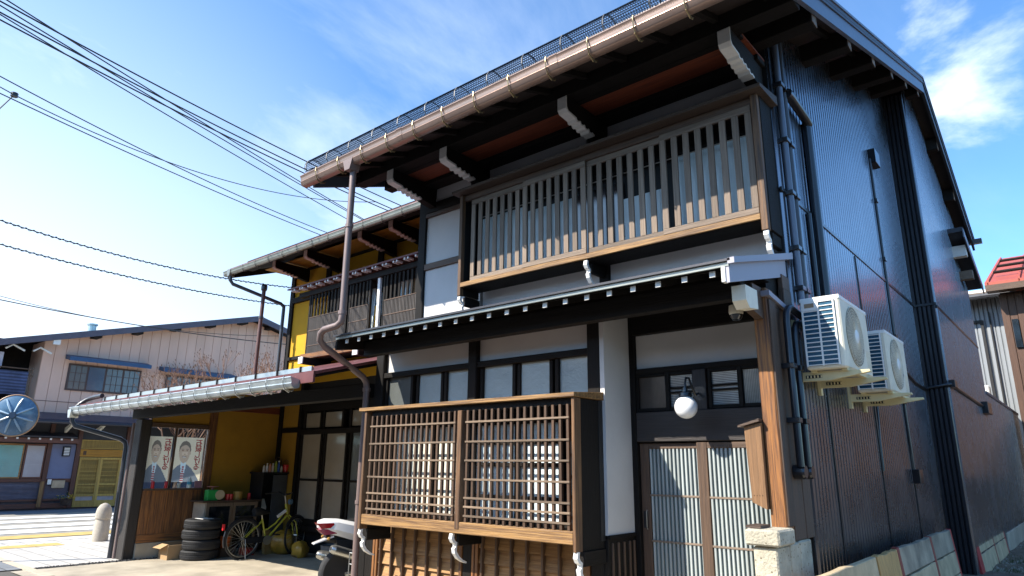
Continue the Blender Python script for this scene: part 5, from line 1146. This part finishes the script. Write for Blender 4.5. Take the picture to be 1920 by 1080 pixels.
for (a, b, m, fr_) in ((4.2, 5.6, frost, sb), (5.65, 7.0, glassy('aqua_shop_glass', (.10, .38, .40), .2), W_gold('y')), (7.03, 7.64, glassy('white_shop_screen', (.34, .37, .42), .4), sb)):
    w = MB().box(PX-.0, PX+.04, a, b, 1.05, 2.2).build('shop_window', fr_, PB); box('pane', PX+.04, PX+.047, a+.05, b-.05, 1.1, 2.14, m, w, ch=0)
    box('glazing_bar', PX+.047, PX+.055, a+.05, b-.05, 1.5, 1.52, m, w, ch=0)
bluew = mat('lavender_plaster', (.17, .19, .29), .8, var=.1); box('plaster_panel', PX-.02, PX+.03, 7.80, 8.55, 1.02, 2.22, bluew, PB)
box('sill_rail', PX, PX+.07, 3.8, 8.6, .93, 1.04, sb, PB); box('base_rail', PX, PX+.07, 3.8, 8.6, .06, .22, sb, PB); box('base_rail', PX, PX+.06, 3.8, 8.6, .3, .36, sb, PB)
tinm = mat('lilac_corrugated_tin', (.16, .16, .22), .5)
for i in range(14): box('tin_strip', PX+.0, PX+.03, 3.8, 8.5, .37+i*.04, .395+i*.04, tinm, PB, ch=.004)
for y in (7.68,): box('gold_post', PX+.1, PX+.12, y-.06, y+.06, .1, .95, W_gold('z'), PB)
# brackets under the lower roof
for y in (8.05, 9.05): MB().prism([(PX+.30, 2.60), (PX+.95, 2.86), (PX+.95, 2.95), (PX+.3, 2.78)], 'y', y-.04, y+.04).build('bracket_arm', cream, lr)
# gate
gt = empty('slatted_gate', (PX, 9.4, 0), 'yellow wooden double gate with slatted panels under a matching transom', 'gate')
yw = wood('pale_yellow_wood', (.56, .36, .08), 'z')
def gateleaf(a, b):
    d = MB().box(PX+.02, PX+.06, a, a+.07, .06, 1.78).box(PX+.02, PX+.06, b-.07, b, .06, 1.78).box(PX+.02, PX+.06, a+.07, b-.07, 1.71, 1.78).box(PX+.02, PX+.06, a+.07, b-.07, .06, .28).box(PX+.02, PX+.06, a+.07, b-.07, .42, .50).box(PX+.02, PX+.06, a+.07, b-.07, .80, .87).build('gate_leaf', yw, gt)
    box('panel', PX+.01, PX+.03, a+.07, b-.07, .28, .42, mat('pale_grey_panel', (.42, .38, .38), .6), d, ch=0)
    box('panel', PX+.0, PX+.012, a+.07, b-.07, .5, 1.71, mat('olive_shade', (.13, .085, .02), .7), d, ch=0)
    for i in range(26): 
        z = .52+i*.0465
        if .79 < z < .87: continue
        box('slat', PX+.015, PX+.035, a+.07, b-.07, z, z+.024, yw, d, ch=0)
gateleaf(8.72, 9.42); gateleaf(9.42, 10.12)
tr_ = MB().box(PX+.0, PX+.06, 8.70, 10.16, 1.80, 2.06).build('transom_board', wood('amber_board', (.48, .22, .02), 'y'), gt); MB().box(PX+.0, PX+.05, 8.70, 10.16, 2.08, 2.40).build('transom_frame', yw, gt)
box('lamp_patch', PX+.06, PX+.07, 8.80, 8.90, 1.86, 2.0, mat('brown_plate', (.10, .05, .02), .6), gt)
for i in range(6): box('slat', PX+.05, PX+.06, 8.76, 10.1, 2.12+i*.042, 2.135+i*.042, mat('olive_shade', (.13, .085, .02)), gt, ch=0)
# small things on the shopfront
l_ = MB().box(PX+.03, PX+.12, 8.14, 8.37, 1.80, 2.14).build('wall_lantern', black, None, 'small black framed lantern with white slats on the lavender wall', 'lantern', base=True)
for i in range(5): box('slat', PX+.12, PX+.13, 8.17, 8.34, 1.84+i*.055, 1.875+i*.055, white, l_, ch=0)
MB().box(PX+.10, PX+.14, 7.97, 8.36, .73, .98).build('notice_board', mat('tan_notice', (.55, .42, .27), .7), None, 'small tan notice board under the lavender wall', 'sign', base=True)
MB().box(PX+.10, PX+.14, 7.83, 7.94, .85, 1.02).build('letter_box', white, None, 'small white box left of the tan notice board', 'box', base=True)
fp = empty('flower_pot', (PX+.35, 8.42, .3), 'hanging basket of blue and yellow flowers beside the yellow gate', 'flower pot')
MB().lathe([(0, .0), (.13, .03), (.19, .2), (.17, .2), (0, .17)], (PX+.35, 8.42, .14), 16).build('pot', W_mid('z'), fp, smooth=True)
fm_ = [mat('leaf_green', (.06, .12, .03), .7), mat('flower_blue', (.12, .14, .45), .7), mat('flower_yellow', (.65, .42, .04), .7), mat('flower_white', (.6, .6, .65), .7)]
g = MB()
for i in range(220):
    x, y_, z = PX+.35+random.gauss(0, .09), 8.42+random.gauss(0, .13), .36+abs(random.gauss(0, .07)); s = random.uniform(.015, .035)
    g.cur = random.choice((0, 0, 0, 1, 2, 3)) if y_ < 8.45 else random.choice((0, 2, 2)); a = random.random()*3
    g._add([(x, y_, z), (x+s, y_+s*math.cos(a), z+s*.3), (x+s*.5, y_+s*.2, z+s), (x-s*.4, y_-s*.5*math.sin(a), z+s*.6)], [(0, 1, 2, 3)])
g.build('flowers', fm_, fp, kind='stuff')
# recessed balcony at the left end
bp = empty('upstairs_balcony', (PX-1, 5.8, 3.6), 'upstairs balcony with a blue cloth on its railing at the left edge', 'balcony')
MB().box(PX-4, PX-1.4, 3.0, 7.0, 3.3, 5.9).build('dark_recess_wall', W_dark('z'), bp)
MB().box(PX-1.4, PX+.2, 3.0, 7.0, 3.50, 3.62).build('balcony_floor', W_mid('y'), bp)
for y in (3.2, 4.4, 5.6, 6.75): box('railing_post', PX+.1, PX+.14, y-.02, y+.02, 3.6, 4.75, W_mid('z'), bp)
for z in (4.72, 4.5): box('railing_bar', PX+.1, PX+.15, 3.0, 6.8, z-.02, z+.02, W_mid('y'), bp)
cl = mat('blue_check_cloth', (.10, .13, .25), .9, var=.5, scale=3); stripes(cl, 'Z', 3.0, .6)
g = MB(); n = 24
vs = []
for i in range(n+1):
    y_ = 3.2+3.45*i/n; vs += [(PX+.19+.03*math.sin(i*1.7), y_, 3.80+.02*math.sin(i)), (PX+.18+.015*math.sin(i*1.3), y_, 4.62)]
g._add(vs, [(2*i, 2*i+2, 2*i+3, 2*i+1) for i in range(n)]); g.build('hung_cloth', cl, bp, smooth=True)
MB().box(PX-.2, PX-.1, 5.4, 5.9, 4.72, 5.25).build('hanging_laundry', mat('pale_laundry', (.6, .6, .72), .8), bp)
for y in (5.3, 6.1, 6.9):
    MB().tube([(PX+.2, y-.25, 5.35), (PX+.2, y-.05, 5.5), (PX+.25, y+.3, 5.32)], .035, 6).build('eave_arm_edge', white, bp)
MB().lathe([(.15, 0), (.15, .35), (.20, .36), (.20, .42), (0, .44)], (-31, 9.3, 6.75), 14).build('roof_vent', steel, PB)

# bollard
bo = empty('bollard', (-16.3, 5.72, 0), 'short rounded stone bollard on the pale sidewalk', 'bollard')
MB().lathe([(.155, 0), (.15, .40), (.135, .42), (.135, .44)], (-16.3, 5.72, 0), 24).build('shaft', mat('bollard_stone', (.40, .36, .30), .9, var=.2, scale=30, bump=.3), bo, smooth=True)
MB().lathe([(.135, .44), (.155, .46), (.155, .56), (.135, .66), (.09, .73), (.04, .76), (0, .77)], (-16.3, 5.72, 0), 24).build('head', MATS['bollard_stone'], bo, smooth=True)

# traffic mirror at the left edge (its ribbed blue back)
TM = empty('traffic_mirror', (-14.05, 2.9, 0), 'round street mirror seen from behind with an orange rim and radial ribs', 'mirror')
mc = Vector((-14.0, 3.27, 2.365)); nv = (Vector((0, 0, 1.6))-mc); nv = Vector((.86, -.48, -.06)).normalized()
uu = nv.cross(Vector((0, 0, 1))).normalized(); vv = uu.cross(nv)
def mpnt(r, a, h): return tuple(mc+uu*(r*math.cos(a))+vv*(r*math.sin(a))+nv*h)
RM = .345; g = MB(); vs = []; n = 40; pr = [(0, .10), (.10, .10), (.2, .075), (.29, .035), (RM, 0)]
for (r, h) in pr: vs += [mpnt(r, 2*math.pi*k/n, h) for k in range(n)]
g._add(vs, [(i*n+k, i*n+(k+1) % n, (i+1)*n+(k+1) % n, (i+1)*n+k) for i in range(len(pr)-1) for k in range(n)])
g.build('mirror_back', mat('sky_blue_enamel', (.14, .27, .40), .25, var=.35, scale=5, coat=.8), TM, smooth=True)
g = MB(); vs = [mpnt(RM, 2*math.pi*k/n, -.01) for k in range(n)]; g._add(vs, [tuple(range(n))[::-1]]); g.build('mirror_face', steel, TM)
MB().tube([mpnt(RM, 2*math.pi*k/n, 0) for k in range(n)], .012, 8, closed=True).build('rim', mat('tan_orange_rim', (.50, .28, .14), .4), TM)
for k in range(8):
    a = 2*math.pi*k/8+.3; MB().tube([mpnt(.06, a, .115), mpnt(.2, a, .085), mpnt(.30, a, .04)], [.012, .02, .01], 6).build('rib', mat('pale_blue_rib', (.45, .60, .70), .3), TM, smooth=True)
MB().tube([mpnt(0, 0, .09), mpnt(0, 0, .15)], .055, 6).build('mount_plate', mat('grey_mount', (.13, .17, .22), .5), TM)
pol = (-14.35, 2.95)
MB().tube([mpnt(0, 0, .13), (pol[0], pol[1], 2.42)], .02, 8).build('arm', mat('grey_mount', (.13, .17, .22)), TM); MB().tube([(pol[0], pol[1], 0), (pol[0], pol[1], 2.9)], .045, 12).build('pole', mat('orange_pole', (.50, .20, .06), .5), TM)

# bare shrubs beyond the carport
twig = mat('reddish_twig', (.27, .15, .10), .8, var=.3); bark = mat('bark', (.18, .13, .10), .9)
def tree(name, base, h, label, seed, dens=5, spread=.5):
    random.seed(seed); T_ = empty(name, base, label, 'tree', 'bare trees behind the carport')
    tr = MB(); tw = MB(); tips = []
    def br(p, d, L, r, lv):
        q = p+d*L; mid = p+d*L*.5+Vector((random.uniform(-1, 1), random.uniform(-1, 1), 0))*L*.05
        (tr if lv < 2 else tw).tube([p, mid, q], [max(r, .006), max(r*.8, .005), max(r*.6, .005)], 5 if lv < 2 else 3, caps=False)
        if lv >= 5: tips.append(q); return
        for k in range(3 if lv < 4 else 2):
            e = (d+Vector((random.gauss(0, spread), random.gauss(0, spread), random.uniform(-.05, .35)))).normalized()
            br(p+d*L*random.uniform(.6, 1) if k else q, e, L*random.uniform(.62, .8), r*.6, lv+1)
    for k in range(dens): br(Vector(base)+Vector((random.uniform(-.2, .2), random.uniform(-.2, .2), 0)), Vector((random.uniform(-.35, .35), random.uniform(-.35, .35), 1)).normalized(), h*.30, .035, 0)
    tr.build('trunk', bark, T_)
    for q in tips:
        for k in range(2):
            c = q+Vector((random.gauss(0, .05), random.gauss(0, .05), random.gauss(0, .05))); s = .032
            tw._add([c, c+Vector((s, 0, s)), c+Vector((0, s, -s))], [(0, 1, 2)])
    tw.build('crown', twig, T_, kind='stuff'); random.seed(5)
tree('bare_tree', (-19.0, 9.95, 0), 6.2, 'taller bare tree with reddish twigs beside the flue pipe', 3, 2, .33)
tree('bare_tree', (-19.4, 8.35, 0), 5.0, 'lower bare tree with reddish twigs in front of the pink wall', 8, 3, .42)

# =================================================================== OVERHEAD WIRES
wirem = mat('wire_black', (.02, .03, .04), .5); thinw = mat('wire_grey', (.10, .13, .15), .5)
def ray(px, py): return fw+r2*((px-960)/F_)-u2*((py-540)/F_)
def at_z(px, py, z):
    d = ray(px, py); t = (z-1.6)/d.z; return Vector((0, 0, 1.6))+d*t
def cable(p, q, sag, r, label, m=wirem, name='overhead_wire', ext=(.35, .45), twist=False):
    p = Vector(p); q = Vector(q); d = q-p; n = 40; pts = []
    for i in range(n+1):
        t = -ext[0]+(1+ext[0]+ext[1])*i/n; c = p+d*t; c.z += sag*((t-.5)**2-.25)*4; pts.append(c)
    g = MB().tube(pts, r, 5)
    if twist:
        tp = []; N_ = 420
        for i in range(N_+1):
            t = -ext[0]+(1+ext[0]+ext[1])*i/N_; c = p+d*t; c.z += sag*((t-.5)**2-.25)*4+.026*math.sin(i*1.3); c.x += .02*math.cos(i*1.3); tp.append(c)
        g.tube(tp, r*.8, 3)
    return g.build(name, m, None, label, 'wire', 'overhead wires above the street')
# end points (x, y, z) of each span; wires run along the street about 8 m up
spans = [((-10.97, 1.40, 8.0), (-12.50, 10.25, 8.0), .10, .013, 'top wire of the upper bundle of six'),
         (tuple(at_z(0, 23, 7.9)), tuple(at_z(740, 394, 7.9)), .10, .013, 'second wire of the upper bundle'),
         (tuple(at_z(0, 37, 7.8)), tuple(at_z(732, 397, 7.8)), .10, .013, 'third wire of the upper bundle'),
         (tuple(at_z(0, -8, 8.6)), tuple(at_z(685, 413, 8.6)), .05, .012, 'steep wire crossing the upper bundle, rightmost of three'),
         (tuple(at_z(0, 10, 8.7)), tuple(at_z(672, 408, 8.7)), .05, .012, 'steep wire crossing the upper bundle, middle of three'),
         (tuple(at_z(0, 27, 8.8)), tuple(at_z(660, 416, 8.8)), .05, .012, 'steep wire crossing the upper bundle, lowest of three'),
         (tuple(at_z(0, 143, 7.2)), tuple(at_z(615, 437, 7.2)), .12, .010, 'thin wire just below the upper bundle'),
         (tuple(at_z(0, 175, 7.0)), tuple(at_z(602, 441, 7.0)), .06, .010, 'lower of the two thin wires starting beside the small insulator'),
         (tuple(at_z(0, 413, 7.0)), tuple(at_z(545, 539, 7.0)), .22, .013, 'twisted cable halfway up the left side'),
         (tuple(at_z(0, 458, 6.6)), tuple(at_z(540, 573, 6.6)), .15, .013, 'second twisted cable below the first'),
         (tuple(at_z(0, 562, 6.2)), tuple(at_z(480, 640, 5.9)), .10, .016, 'black cable passing low in front of the pink gable'),
         (tuple(at_z(0, 555, 6.25)), tuple(at_z(440, 628, 5.9)), .20, .009, 'thin strand just above the low black cable')]
for i, (p, q, sg, r, lb) in enumerate(spans):
    cable(p, q, sg, r, lb, thinw if i in (6, 7) else wirem, twist=i in (8, 9))
p = at_z(27, 178, 7.1); q = at_z(0, 203, 6.9); e = at_z(570, 370, 7.4)
ins = empty('insulator', tuple(p), 'small dark insulator where thin wires meet at the upper left', 'insulator')
MB().lathe([(0, -.03), (.05, -.03), (.05, .03), (0, .03)], tuple(p), 10).build('body', blackpl, ins)
cable(p, e, .25, .009, 'thin sagging wire leaving the small insulator to the right', thinw, ext=(0, .4)); cable(p, q+(q-p)*1.5, 0, .010, 'short strand running down left from the insulator', thinw, ext=(0, 0)); cable(p, at_z(0, 163, 7.1), 0, .009, 'short strand running up left from the insulator', thinw, ext=(0, 1))
